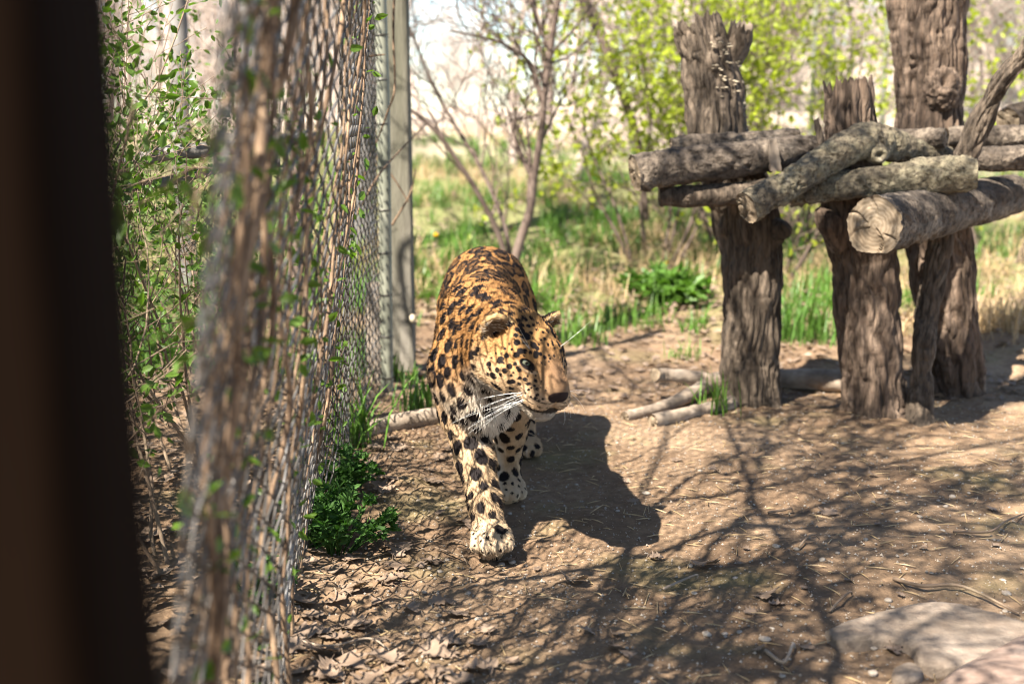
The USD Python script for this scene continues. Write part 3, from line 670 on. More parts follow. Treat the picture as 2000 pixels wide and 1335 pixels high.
# ---------------------------------------------------------------- woody plants
def grow(mb, p, d, length, r, level, rng, top, up=.15, wob=.18, kids=(7, 5, 4), ang=(.5, .95), ratio=(.35, .62), sides=(8, 5, 4, 3), start=.25, seglen=.12, rmin=.0015):
    n = max(4, int(length / (seglen * (1.0 if level == 0 else .8))))
    n = min(n, 16)
    pts, dd = [np.array(p, float)], nrm(d)
    for _ in range(n):
        dd = nrm(dd + rng.normal(0, wob, 3) * (.6 if level == 0 else 1) + np.array([0, 0, up]))
        pts.append(pts[-1] + dd * length / n)
    pts = np.array(pts)
    rad = np.maximum(r * (1 - .78 * np.linspace(0, 1, n + 1) ** 1.1), rmin)
    mb.add(tube(pts, rad, sides[min(level, len(sides) - 1)], level == 0))
    top.append((level, pts))
    if level < len(kids):
        for k in range(kids[level]):
            f = start + (1 - start) * (k + rng.random()) / kids[level]
            i = min(int(f * n), n - 1)
            t = nrm(pts[i + 1] - pts[i])
            ax = nrm(np.cross(t, rng.normal(0, 1, 3)))
            a = rng.uniform(*ang)
            nd = t * math.cos(a) + ax * math.sin(a)
            grow(mb, pts[i] + (pts[i + 1] - pts[i]) * (f * n - i), nd, length * rng.uniform(*ratio) * (1.15 - .5 * f), max(rad[i] * .62, rmin), level + 1, rng, top, up, wob * 1.15, kids, ang, ratio, sides, .12, seglen, rmin)

def woody(name, label, cat, stems, material, seed, leaves=None, group=None, loc=(0, 0, 0), within=None, **kw):
    """stems: list of (start, direction, length, radius) about the plant's foot."""
    rng = np.random.default_rng(seed)
    T = thing(name, label, cat, loc, group=group)
    mbt, mbb, top = MB(), MB(), []
    for p, d, ln, r in stems:
        t1 = []
        one = MB()
        grow(one, p, d, ln, r, 0, rng, t1, **kw)
        mbt.add((one.v[0], one.f[0]))
        for (v, f), tt in list(zip(zip(one.v, one.f), t1))[1:]:
            if within is None or within(v + np.asarray(loc)):
                mbb.add((v, f - f.min()))
                top.append(tt)
        top.append(t1[0])
    mbt.build('trunk' if cat in ('tree',) else 'stem', material, T)
    if mbb.v:
        tag(mbb.build('branches', material, T), kind='stuff')
    if leaves:
        lmat, count, size = leaves
        src = np.vstack([q for l, q in top if l >= 1])
        pk = rng.integers(0, len(src), count)
        pos = src[pk] + rng.normal(0, size * .8, (count, 3))
        if within is not None:
            pos = pos[[within(q[None] + np.asarray(loc)) for q in pos]]
            count = len(pos)
        tag(obj('leaves', leaf_batch(pos, rng.normal(0, 1, (count, 3)) + [0, 0, .3], size, rng), lmat, T, False), kind='stuff')
    return T, top

def on_hill(px, y):
    x = (px - 1000) / FP * y * 1.0
    return np.array([x, y, float(ground_z(x, y))])

# the bare multi-stemmed small tree right behind the leopard
B = on_hill(1000, 7.6)
def stem_path(rows, o):
    return [at(px, py, y) - o for px, py, y in rows]
T = thing('bare_tree', 'bare many-stemmed small tree rising behind the leopard', 'tree', B)
rng = np.random.default_rng(101)
mbt, mbb, top = MB(), MB(), []
for rows, w0, w1 in (([(1000, 560, 7.6), (1010, 490, 7.6), (1035, 410, 7.6), (1042, 350, 7.58), (1058, 250, 7.55), (1064, 180, 7.5), (1078, 80, 7.45), (1100, -60, 7.4)], 21, 9),
                     ([(995, 560, 7.6), (978, 470, 7.58), (935, 380, 7.5), (890, 310, 7.45), (850, 255, 7.4), (790, 205, 7.35), (735, 165, 7.3)], 13, 6),
                     ([(1000, 540, 7.62), (985, 440, 7.7), (940, 330, 7.8), (880, 230, 7.9), (835, 140, 8.0), (790, 30, 8.1)], 11, 5),
                     ([(1040, 350, 7.58), (1010, 290, 7.6), (1003, 240, 7.65), (1050, 225, 7.6)], 8, 5),
                     ([(1055, 190, 7.52), (1040, 130, 7.5), (1000, 95, 7.45), (950, 75, 7.4), (880, 60, 7.3)], 9, 4),
                     ([(1056, 160, 7.5), (1070, 100, 7.5), (1050, 40, 7.5), (1040, -40, 7.5)], 8, 5)):
    c = spline(stem_path(rows, B), 26)
    r = np.linspace(px_r(w0, 7.6), px_r(w1, 7.6), 26)
    mbt.add(tube(c, r, 9))
    for k in range(26):
        i = rng.integers(5, 25)
        if k % 2: continue
        d = nrm(nrm(c[i] - c[i - 1]) * .7 + rng.normal(0, .5, 3))
        if d[2] < .25: continue
        grow(mbb, c[i], d, rng.uniform(.35, 1.0), r[i] * .45, 1, rng, top, up=.10, kids=(0, 5, 3), wob=.16, rmin=.0022)
mbt.build('trunk', L['shrub_bark'], T)
tag(mbb.build('branches', L['shrub_bark'], T), kind='stuff')
# one dark bough leaning in from the top
T = thing('leaning_bough', 'dark bare bough slanting down from the top of the picture', 'branch', at(1190, 60, 9.0))
o = at(1190, 60, 9.0)
mb = MB().add(tube(spline(stem_path([(1090, -120, 9.0), (1140, 0, 9.0), (1170, 60, 9), (1195, 130, 9.0), (1225, 210, 9.05), (1250, 300, 9.1), (1262, 430, 9.1)], o), 30), np.linspace(.042, .024, 30), 9))
mb.build('stem', L['shrub_bark'], T)

# spring shrubs with fresh yellow-green leaves behind the platform
def leafy_shrub(label, px, y, h, spread, count, seed, size=.055, mat_=None, n=7):
    r = np.random.default_rng(seed)
    stems = []
    for k in range(n):
        a = r.uniform(0, 2 * math.pi)
        stems.append(((.12 * math.cos(a), .12 * math.sin(a), -.05), (spread * math.cos(a), spread * math.sin(a), 1), h * r.uniform(.7, 1.05), .012))
    return woody('leafy_shrub', label, 'shrub', stems, L['shrub_bark'], seed, (mat_ or L['spring_leaf'], count, size), loc=on_hill(px, y), kids=(7, 4, 2), up=.05, wob=.14, rmin=.0018)
leafy_shrub('yellow-green spring shrub left of the forked trunk top', 1275, 8.6, 1.75, .42, 2800, 201)
leafy_shrub('yellow-green spring shrub right behind the forked trunk top', 1430, 9.2, 2.2, .40, 2600, 202)
leafy_shrub('bright leafy shrub between the forked trunk and the jagged trunk', 1570, 9.8, 2.0, .40, 2000, 203)
leafy_shrub('tall leafy shrub reaching out of the picture above the forked trunk', 1330, 10.5, 2.9, .36, 2000, 204)
leafy_shrub('sparse leafy shrub behind the leaning branch at the right edge', 1960, 8.8, 1.9, .40, 1300, 205)
leafy_shrub('leafy shrub with pale stems at the far right behind the tall trunk', 2070, 9.4, 2.3, .40, 1400, 206)
leafy_shrub('small leafy sapling left of the jagged trunk', 1505, 8.0, 1.0, .40, 420, 207)

# shrubs beyond the fence on the left
def behind_fence(v):
    return bool(v[:, 0].max() < -.55 and v[:, 1].min() > 1.1)

def brier(label, x, y, h, count, seed, mat_=None, n=9, size=.029):
    r = np.random.default_rng(seed)
    stems = []
    for k in range(n):
        a = r.uniform(0, 2 * math.pi)
        stems.append(((.10 * math.cos(a), .10 * math.sin(a), -.05), (-abs(.5 * math.cos(a)), .5 * math.sin(a), 1), h * r.uniform(.7, 1.1), .0055))
    return woody('brier_bush', label, 'bush', stems, L['cane'], seed, (mat_ or L['leaf'], count, size), loc=(x, y, float(ground_z(x, y))), kids=(7, 4), up=-.02, wob=.15, rmin=.0010, within=behind_fence)
brier('thorny leafy bush behind the fence next to the dark post', -.92, 2.3, 1.7, 2210, 301)
brier('thorny bush with fresh leaves low behind the blurred mesh', -.90, 2.9, 1.4, 2210, 302)
brier('dense green bush behind the sharp dark mesh', -.92, 3.7, 1.5, 2470, 303)
brier('tangled bush with arching bare canes behind the fence', -1.35, 3.1, 2.2, 1950, 304)
brier('leafy bush farther back between the fence and the grey trunks', -1.5, 4.2, 1.9, 2210, 305)
brier('low leafy bush behind the far end of the fence', -1.05, 4.9, 1.3, 1690, 306)
brier('tall twiggy bush with scattered leaves beyond the fence', -2.3, 5.4, 2.3, 620, 307)
brier('thorny bush with overhanging twigs at the top left beyond the fence', -1.15, 2.5, 2.6, 1950, 308)

def big_tree(label, x, y, r, h, seed, material, lean=(0, 0)):
    return woody('woodland_tree', label, 'tree', [((0, 0, -.2), (lean[0], lean[1], 1), h, r)], material, seed, loc=(x, y, float(ground_z(x, y))), kids=(9, 5, 4), up=.05, wob=.045, start=.30, seglen=.4, rmin=.003, sides=(12, 6, 4, 3))
big_tree('straight grey tree trunk beyond the fence at the left', -1.83, 7.2, .062, 6.5, 401, L['grey_bark'], (.03, 0))
big_tree('thick pale grey tree trunk in the middle beyond the fence', -1.66, 8.3, .10, 8, 402, L['grey_bark'], (.02, 0))
big_tree('slim brown tree trunk leaning beyond the fence', -1.20, 7.0, .045, 6, 403, L['shrub_bark'], (.02, 0))
big_tree('grey tree trunk just left of the wooden gate post', -1.02, 8.8, .085, 8, 404, L['grey_bark'], (.0, 0))
for lab, rows, r_ in (('pale fallen limb lying level behind the fence at mid height', [(235, 330, 4.0), (330, 292, 4.0), (420, 290, 4.05), (520, 283, 4.1), (600, 270, 4.2)], .024),
                      ('second pale limb just below it behind the fence', [(230, 372, 4.05), (330, 348, 4.05), (430, 328, 4.1), (540, 322, 4.2)], .017)):
    o = at(*rows[1])
    T = thing('fallen_limb', lab, 'branch', o)
    c = spline(stem_path(rows, o), 30)
    c += (meshkit.fbm(c * 7, 2, 3)[:, None] - .5) * .03
    MB().add(tube(c, np.linspace(r_ * 1.1, r_ * .8, 30), 12)).build('stem', L['grey_bark'], T)

# the wood on the rising ground behind: single trees near, one mass farther off
protos = []
TREE_KINDS = [('bare young tree', 3.6, .028, (8, 5, 3)), ('bare forked tree', 4.6, .045, (8, 5, 3)), ('bare slender tree', 5.4, .05, (8, 5, 3)), ('bare bushy sapling', 2.4, .016, (8, 5, 3))]
rng = np.random.default_rng(500)
spots = []
while len(spots) < 30:
    px, y = rng.uniform(120, 2150), rng.uniform(12.5, 23)
    x = (px - 1000) / FP * y
    if 1180 < px < 1700 and y < 12.5: continue
    if all((x - a) ** 2 + (y - b) ** 2 > .75 for a, b in spots): spots.append((x, y))
spots.sort(key=lambda s: s[1])
for k, (x, y) in enumerate(spots):
    kind = k % 4
    nm, h, r, kids = TREE_KINDS[kind]
    grp = nm.replace('bare', 'leafless') + 's on the rising ground'
    lab = f'blurred {nm} in the pale wood on the rising ground'
    if k < 4:
        st = [((0, 0, -.1), (rng.normal(0, .1), rng.normal(0, .1), 1), h, r)]
        if kind in (1, 3):
            st += [((0.05, 0, -.1), (rng.normal(0, .35), rng.normal(0, .3), 1), h * .85, r * .8), ((-.05, 0, -.1), (rng.normal(0, .35), rng.normal(0, .3), 1), h * .8, r * .7)]
        T, _ = woody('bare_wood_tree', lab, 'tree', st, L['far_bark'], 510 + k, group=grp, loc=(x, y, float(ground_z(x, y))), kids=kids, up=.05, wob=.10, rmin=.004, sides=(8, 4, 3, 3), seglen=.3)
        protos.append(T)
    else:
        copy_of(protos[kind], 'bare_wood_tree', lab, 'tree', (x, y, float(ground_z(x, y))), rng.uniform(0, 360), rng.uniform(.8, 1.25), grp)

# far-off wood: one mass of leafless trees
wd = UsdGeom.PointInstancer.Define(stage, '/World/distant_wood')
tag(wd.GetPrim(), 'pale leafless wood covering the far hillside', 'wood', kind='stuff')
tg = []
for k in range(4):
    r = np.random.default_rng(600 + k)
    mb, top = MB(), []
    h = [5.0, 6.0, 4.0, 2.6][k]
    for s in range([2, 1, 3, 5][k]):
        grow(mb, (r.normal(0, .2), r.normal(0, .2), -.2), (r.normal(0, .22), r.normal(0, .22), 1), h * r.uniform(.75, 1), [.05, .07, .04, .025][k], 0, r, top, up=.05, wob=.12, kids=([8, 9, 7, 7][k], 5, 4), rmin=.006, sides=(6, 3, 3, 3), seglen=.4)
    pth = f'/World/distant_wood/tree_kind_{k:03d}' if k else '/World/distant_wood/tree_kind'
    m = usdkit.mesh(stage, pth, mb.get(), L['far_bark'], True)
    tg.append(pth)
wd.CreatePrototypesRel().SetTargets(tg)
r = np.random.default_rng(650)
n = 200
yy = 22 + 55 * r.random(n) ** 1.5
xx = (r.uniform(-150, 2250, n) - 1000) / FP * yy
# thinner towards the left of the rise, where the sky shows through
keep = r.random(n) < np.where((xx / yy > -.10) & (xx / yy < .12), .3, 1.0)
xx, yy = xx[keep], yy[keep]; n = len(xx)
wd.CreatePositionsAttr(Vt.Vec3fArray.FromNumpy(np.stack([xx, yy, ground_z(xx, yy)], 1).astype(np.float32)))
wd.CreateProtoIndicesAttr(Vt.IntArray.FromNumpy(r.integers(0, 4, n).astype(np.int32)))
ang = r.uniform(0, 2 * math.pi, n)
wd.CreateOrientationsAttr(Vt.QuathArray([Gf.Quath(float(math.cos(a / 2)), 0, 0, float(math.sin(a / 2))) for a in ang]))
wd.CreateScalesAttr(Vt.Vec3fArray.FromNumpy(np.repeat(r.uniform(.8, 1.5, (n, 1)), 3, 1).astype(np.float32)))

# far chain-link fence behind the shrubs
T = thing('far_fence', 'blurred grey chain-link fence with steel poles behind the leafy shrubs', 'fence', (3.2, 12.0, 0))
o = np.array((3.2, 12.0, 0))
def far_y(px): return 12.0 - (px - 1600) * .0016
for px in (1576, 1606, 1712, 1860, 1480):
    y = far_y(px); p = on_hill(px, y)
    ht = 2.3
    obj('pole', (lambda a: (a[0] - o, a[1]))(tube([p + [0, 0, -.1], p + [0, 0, ht * .5], p + [0, 0, ht]], .028, 12)), L['steel'], T)
rail = []
for px in (1420, 1500, 1606, 1720, 1860, 2050):
    y = far_y(px); rail.append(on_hill(px, y) + [0, 0, 2.27])
obj('top_rail', (lambda a: (a[0] - o, a[1]))(tube(rail, .022, 12)), L['steel'], T)
mb = MB()
for s in (-1, 1):
    for k in range(-46, 130):
        a = k * .075
        zz = np.array([0, 2.25])
        xx = np.array([2.0 + a, 2.0 + a + s * 2.25])
        m0, m1 = 2.1, 4.6
        t0, t1 = sorted([(m0 - xx[0]) / (xx[1] - xx[0]), (m1 - xx[0]) / (xx[1] - xx[0])])
        t0, t1 = max(t0, 0), min(t1, 1)
        if t1 <= t0: continue
        pts = []
        for t in (t0, t1):
            x = xx[0] + (xx[1] - xx[0]) * t
            y = 12.0 - (x / 12.0 * FP + 1000 - 1600) * .0016
            pts.append([x, y, float(ground_z(x, y)) + 2.25 * t])
        mb.add((lambda a: (a[0] - o, a[1]))(tube(pts, .0028, 3, False)))
tag(mb.build('wire_mesh', L['steel'], T), kind='stuff')
# ---------------------------------------------------------------- the leopard: one continuous body from smooth-blended bones and muscles
def basis(yaw, pitch, roll):
    """Right, forward, up of a head that looks along -y turned by yaw towards +x."""
    f0 = np.array([math.sin(yaw) * math.cos(pitch), -math.cos(yaw) * math.cos(pitch), -math.sin(pitch)])
    r0 = np.array([math.cos(yaw), math.sin(yaw), 0.0])
    u0 = np.cross(f0, -r0)
    u0 = u0 if u0[2] > 0 else -u0
    r = r0 * math.cos(roll) + u0 * math.sin(roll)
    u = u0 * math.cos(roll) - r0 * math.sin(roll)
    return r, f0, u

HEAD_S = 1.20
HEAD_C = np.array([0.028, 3.05, 0.522])
HR, HF, HU = basis(math.radians(34), math.radians(20), math.radians(-4))
def hp(r, f, u):
    return HEAD_C + HEAD_S * (HR * r + HF * f + HU * u)

PR = []        # (kind, a, b, ra, rb, blend, axis, squash, tag)
def cap(a, b, ra, rb, k=.03, tag_='torso', axis=None, sq=1.0):
    PR.append(('c', np.asarray(a, float), np.asarray(b, float), ra, rb, k, axis, sq, tag_))
def ball(a, r, k=.03, tag_='torso'):
    cap(a, np.asarray(a, float) + [0, 0, 1e-4], r, r, k, tag_)
def cut(a, b, ra, rb, k=.006, tag_='head'):
    PR.append(('s', np.asarray(a, float), np.asarray(b, float), ra, rb, k, None, 1.0, tag_))
def ell(c, R3, rad, k=.02, tag_='torso', sub=False):
    """Ellipsoid with axes R3 (rows) and radii rad."""
    PR.append(('x' if sub else 'e', np.asarray(c, float), np.asarray(R3, float), np.asarray(rad, float), None, k, None, 1.0, tag_))

X = np.array([1.0, 0, 0]); Yv = np.array([0, 1.0, 0]); Zv = np.array([0, 0, 1.0]); I3 = np.eye(3)
SX = -0.085
# trunk of the body
ell((SX, 3.50, .435), I3, (.128, .26, .19), .03)                       # ribcage
ell((SX - .002, 3.80, .440), I3, (.138, .32, .172), .06)               # barrel
ell((SX, 4.06, .475), I3, (.130, .24, .165), .06)                      # loins
ell((SX, 4.16, .52), I3, (.130, .19, .150), .05)                       # rump
for s in (-1, 1):
    ell((SX + s * .060, 4.17, .50), I3, (.072, .15, .15), .05)         # haunch
cap((SX, 3.55, .575), (SX, 4.1, .615), .055, .06, .06)                 # spine
for s in (-1, 1):                                                       # shoulder blades
    cap((SX + s * .045, 3.47, .585), (SX + s * .078, 3.35, .42), .048, .062, .04)
ell((SX + .01, 3.30, .395), I3, (.105, .12, .125), .05, 'neck')        # chest
# neck
cap((SX + .005, 3.42, .555), hp(-.0, -.05, .0), .105, .085, .05, 'neck')
cap((SX + .01, 3.36, .45), hp(-.01, -.045, -.03), .105, .075, .05, 'neck')
# near foreleg (stepping forward) and the other one behind it
def foreleg(sh, el, wr, pw, fdir, tag_='foreleg', rs=1.0):
    sh, el, wr, pw = map(np.array, (sh, el, wr, pw))
    cap(sh, el, .074 * rs, .062 * rs, .035, tag_)
    cap(el, el * .45 + wr * .55, .064 * rs, .049 * rs, .03, tag_)
    cap(el * .45 + wr * .55, wr, .049 * rs, .039 * rs, .02, tag_)
    cap(wr, pw + [0, 0, .012], .039 * rs, .041 * rs, .025, tag_)
    paw(pw, fdir, tag_, rs)
def paw(pw, fdir, tag_, rs=1.0):
    fdir = nrm(fdir); side = np.cross(fdir, Zv)
    ell(pw + np.array([0, 0, .034]) + fdir * .012, np.array([side, fdir, Zv]), (.050 * rs, .055, .037), .02, tag_)
    for q, (o, l) in enumerate(((-.037, .034), (-.0135, .052), (.0135, .052), (.037, .034))):
        c = pw + side * o * rs + fdir * (l + .008) + Zv * .024
        cap(c - fdir * .026 + Zv * .018, c, .0160, .0200, .004, 'toe' if tag_ == 'foreleg' else tag_)
foreleg((SX - .050, 3.34, .44), (-.130, 3.36, .315), (-.071, 3.20, .105), (-.054, 3.155, 0), (.08, -1, 0))
foreleg((SX + .072, 3.36, .44), (.005, 3.50, .305), (-.012, 3.64, .125), (-.012, 3.615, 0), (.05, -1, 0), rs=.93)
def hindleg(hip, kn, hk, pw, tag_='hindleg'):
    hip, kn, hk, pw = map(np.array, (hip, kn, hk, pw))
    cap(hip, kn, .088, .070, .04, tag_)
    cap(kn, hk, .072, .036, .03, tag_)
    cap(hk, pw + [0, .02, .03], .034, .036, .02, tag_)
    paw(pw, (0, -1, 0), tag_)
hindleg((SX + .075, 4.16, .47), (SX + .110, 4.02, .345), (.045, 4.27, .215), (.043, 4.11, 0))
hindleg((SX - .070, 4.18, .47), (SX - .085, 4.20, .31), (-.135, 4.50, .24), (-.120, 4.42, 0))
# tail, hanging behind the hind legs and curling up at its end
tl = spline([(SX, 4.30, .57), (SX + .0, 4.44, .48), (SX - .01, 4.55, .33), (SX, 4.66, .20), (SX + .02, 4.80, .15), (SX + .04, 4.94, .19)], 11)
for i in range(10):
    cap(tl[i], tl[i + 1], .042 - .0017 * i, .042 - .0017 * (i + 1), .01 if i else .04, 'tail')
# head
B3 = np.array([HR, HF, HU])
S = HEAD_S
def mz(f):
    return f if f < .06 else .06 + (f - .06) * .87
def mp(r, f, u):
    return hp(r, mz(f), u)
def he(c, rad, k=.02, tag_='head', sub=False, R3=None):
    ell(mp(*c), B3 if R3 is None else R3, np.array(rad) * S, k, tag_, sub)
def hc(a, b, ra, rb, k=.015, tag_='head'):
    cap(mp(*a), mp(*b), ra * S, rb * S, k, tag_)
he((0, -.015, .016), (.074, .088, .064), .03)                          # cranium
for s in (-1, 1):
    he((s * .042, .012, -.020), (.046, .062, .050), .025)              # cheeks
    he((s * .050, -.022, -.028), (.034, .040, .047), .03)              # ruff
    hc((s * .035, .02, -.052), (s * .012, .100, -.064), .028, .020, .02)   # jaw
    hc((s * .022, .052, .036), (s * .050, .036, .026), .016, .015, .014)   # brow
    he((s * .0215, .103, -.035), (.029, .039, .031), .013)             # whisker pad
    hc((s * .030, .070, -.012), (s * .050, .030, -.008), .022, .024, .02)  # cheekbone
hc((0, .045, .024), (0, .122, -.007), .040, .029, .022)               # nose bridge
he((0, .136, -.012), (.026, .014, .015), .008)                         # nose tip
he((0, .104, -.070), (.028, .027, .021), .012)                         # chin
hc((0, .02, -.06), (0, .09, -.070), .028, .020, .02)                   # throat under the jaw
EYES, EYEF = [], []
for s in (-1, 1):
    ec = hp(s * .0395, .0615, .0185)
    EYES.append(ec)
    d = nrm(HR * s * .42 + HF * .95 + HU * .08)
    rr = nrm(np.cross(HU, d)); uu = np.cross(d, rr)
    slant = nrm(rr * 1.0 + uu * (.25 * s)) if True else rr
    EYEF.append((slant, d, np.cross(slant, d)))
    ell(ec + d * .004, np.array([slant, d, np.cross(slant, d)]), (.0135, .016, .0060), .004, 'head', True)
hc((0, .145, -.040), (0, .118, -.048), .0025, .002, .003) if False else None
cut(mp(0, .152, -.026), mp(0, .138, -.044), .0022, .0018, .004)        # the cleft under the nose
for s in (-1, 1):                                                      # the mouth line
    cut(mp(s * .0, .142, -.049), mp(s * .020, .126, -.056), .0028, .003, .003)
    cut(mp(s * .020, .132, -.0545), mp(s * .047, .070, -.058), .0030, .003, .003)
EARS = []
for s in (-1, 1):
    c = hp(s * .061, -.030, .052)
    out = nrm(HR * s * .62 + HF * .10 + HU * .86)                      # towards the ear's tip
    face = nrm(HF * .86 + HR * s * .52 - HU * .05)                     # the way the ear opens
    face = nrm(face - out * (face @ out))
    wide = np.cross(out, face)
    EARS.append((c, out, face, wide))
    ell(c, np.array([wide, face, out]), np.array((.028, .013, .037)) * S, .010, 'ear')
    ell(c + face * .014 * S + out * .003 * S, np.array([wide, face, out]), np.array((.022, .014, .030)) * S, .005, 'ear', True)

def prim_dist(pr, P):
    kind, a, b, ra, rb, k, axis, sq, t_ = pr
    if kind in 'cs':
        d = b - a
        q = P - a
        t = np.clip((q @ d) / (d @ d), 0, 1)
        return np.sqrt(((q - t[..., None] * d) ** 2).sum(-1)) - (ra + (rb - ra) * t)
    q = (P - a) @ b.T
    r = ra
    k0 = np.sqrt(((q / r) ** 2).sum(-1))
    k1 = np.sqrt(((q / (r * r)) ** 2).sum(-1))
    return np.where(k1 > 1e-9, k0 * (k0 - 1) / np.maximum(k1, 1e-9), -r.min())

def prim_box(pr, pad):
    kind, a, b, ra, rb, *_ = pr
    if kind in 'cs':
        m = max(ra, rb) + pad
        return np.minimum(a, b) - m, np.maximum(a, b) + m
    e = np.sqrt(((b * ra[:, None]) ** 2).sum(0)) + pad
    return a - e, a + e

def blend(D, d, pr):
    k = pr[5]
    if pr[0] in 'ce':
        h = np.maximum(k - np.abs(D - d), 0) / k
        return np.minimum(D, d) - h * h * k * .25
    h = np.maximum(k - np.abs(D + d), 0) / k
    return np.maximum(D, -d) + h * h * k * .25

def field(P):
    D = np.full(len(P), .2)
    for pr in PR:
        lo, hi = prim_box(pr, pr[5] + .02)
        m = np.nonzero(((P > lo) & (P < hi)).all(1))[0]
        if len(m):
            D[m] = blend(D[m], prim_dist(pr, P[m]), pr)
    return D

def surface_nets(D, lo, h):
    inside = D < 0
    nx, ny, nz = D.shape
    cnt = np.zeros((nx - 1, ny - 1, nz - 1), np.int8)
    for dx, dy, dz in np.ndindex(2, 2, 2):
        cnt += inside[dx:nx - 1 + dx, dy:ny - 1 + dy, dz:nz - 1 + dz]
    cells = np.argwhere((cnt > 0) & (cnt < 8))
    idx = np.full(cnt.shape, -1, np.int64)
    idx[tuple(cells.T)] = np.arange(len(cells))
    corners = {c: D[cells[:, 0] + c[0], cells[:, 1] + c[1], cells[:, 2] + c[2]] for c in np.ndindex(2, 2, 2)}
    acc, n = np.zeros((len(cells), 3)), np.zeros(len(cells))
    for c0 in np.ndindex(2, 2, 2):
        for ax in range(3):
            if c0[ax] == 0:
                c1 = tuple(1 if i == ax else c0[i] for i in range(3))
                d0, d1 = corners[c0], corners[c1]
                m = (d0 < 0) != (d1 < 0)
                t = np.where(m, d0 / np.where(m, d0 - d1, 1), 0)
                p = np.tile(np.array(c0, float), (len(cells), 1))
                p[:, ax] += t
                acc[m] += p[m]; n[m] += 1
    V = lo + h * (cells + acc / n[:, None])
    F = []
    for ax in range(3):
        o1, o2 = [(1, 2), (2, 0), (0, 1)][ax]
        sl0 = [slice(1, -1)] * 3; sl0[ax] = slice(0, -1)
        sl1 = [slice(1, -1)] * 3; sl1[ax] = slice(1, None)
        a, b = inside[tuple(sl0)], inside[tuple(sl1)]
        for first in (True, False):
            e = np.argwhere((a != b) & (a == first))
            if not len(e):
                continue
            for i in range(3):
                if i != ax:
                    e[:, i] += 1
            def cell(s1, s2):
                q = e.copy(); q[:, o1] -= s1; q[:, o2] -= s2
                return idx[tuple(q.T)]
            q = np.stack([cell(1, 1), cell(0, 1), cell(0, 0), cell(1, 0)], 1)
            F.append(q if first else q[:, ::-1])
    Q = np.vstack(F)
    return V, np.vstack([Q[:, [0, 1, 2]], Q[:, [0, 2, 3]]])

def project(V, steps=2):
    for _ in range(steps):
        e = 5e-4
        d = field(V)
        g = np.stack([field(V + e * a) - d for a in I3], 1) / e
        V = V - np.clip(d, -.01, .01)[:, None] * g / np.maximum((g * g).sum(1, keepdims=True), .3)
    return V

def build_body():
    h = .0072
    lo, hi = np.array([-.36, 2.74, -.03]), np.array([.26, 5.04, .78])
    n = np.ceil((hi - lo) / h).astype(int)
    ax = [lo[i] + h * np.arange(n[i]) for i in range(3)]
    D = np.full(n, .2, np.float32)
    for pr in PR:
        a, b = prim_box(pr, pr[5] + .02)
        s = [slice(*np.searchsorted(ax[i], [a[i], b[i]])) for i in range(3)]
        if any(x.stop <= x.start for x in s):
            continue
        P = np.stack(np.meshgrid(*(ax[i][s[i]] for i in range(3)), indexing='ij'), -1)
        D[tuple(s)] = blend(D[tuple(s)], prim_dist(pr, P), pr)
    gz = ax[2][None, None, :]
    V, F = surface_nets(D, lo, h)
    m = trimesh.Trimesh(V, F, process=False)
    big = max(m.split(only_watertight=False), key=lambda x: len(x.faces))
    V, F = trimesh.remesh.subdivide(np.array(big.vertices), np.array(big.faces))
    V = project(V, 2)
    hc_ = (V[F].mean(1) - HEAD_C)
    hf = np.nonzero((np.linalg.norm(hc_ - (HF * .03) * S, axis=1) < .155))[0]
    V, F = trimesh.remesh.subdivide(V, F, face_index=hf)
    near = np.linalg.norm(V - HEAD_C, axis=1) < .2
    V[near] = project(V[near], 2)
    # skin and muscle unevenness
    return V, F

def normals_of(V, F):
    fn = np.cross(V[F[:, 1]] - V[F[:, 0]], V[F[:, 2]] - V[F[:, 0]])
    n = np.zeros_like(V)
    for k in range(3):
        np.add.at(n, F[:, k], fn)
    return n / np.maximum(np.linalg.norm(n, axis=1, keepdims=True), 1e-12)

def tag_weights(V):
    tags = ['torso', 'neck', 'head', 'ear', 'foreleg', 'toe', 'hindleg', 'tail']
    d = {t: np.full(len(V), .3) for t in tags}
    for pr in PR:
        if pr[0] in 'ce':
            lo, hi = prim_box(pr, .12)
            m = np.nonzero(((V > lo) & (V < hi)).all(1))[0]
            d[pr[8]][m] = np.minimum(d[pr[8]][m], prim_dist(pr, V[m]))
    return {t: np.exp(-np.maximum(d[t], -.02) / .016) for t in tags}

def sstep(a, b, x):
    t = np.clip((x - a) / (b - a), 0, 1)
    return t * t * (3 - 2 * t)

def spot_seeds(V, r, rng, keep=None):
    """Poisson-like picks of vertices at least r (per vertex) apart."""
    order = rng.permutation(len(V))
    cell = .02
    grid, out = {}, []
    for i in order:
        if keep is not None and not keep[i]:
            continue
        p, ri = V[i], r[i]
        c = np.floor(p / cell).astype(int)
        R = int(math.ceil(ri / cell))
        ok = True
        for a in range(c[0] - R, c[0] + R + 1):
            for b in range(c[1] - R, c[1] + R + 1):
                for e in range(c[2] - R, c[2] + R + 1):
                    for j in grid.get((a, b, e), ()):
                        if ((V[j] - p) ** 2).sum() < ri * ri:
                            ok = False; break
                    if not ok: break
                if not ok: break
            if not ok: break
        if ok:
            grid.setdefault(tuple(c), []).append(i)
            out.append(i)
    return np.array(out)

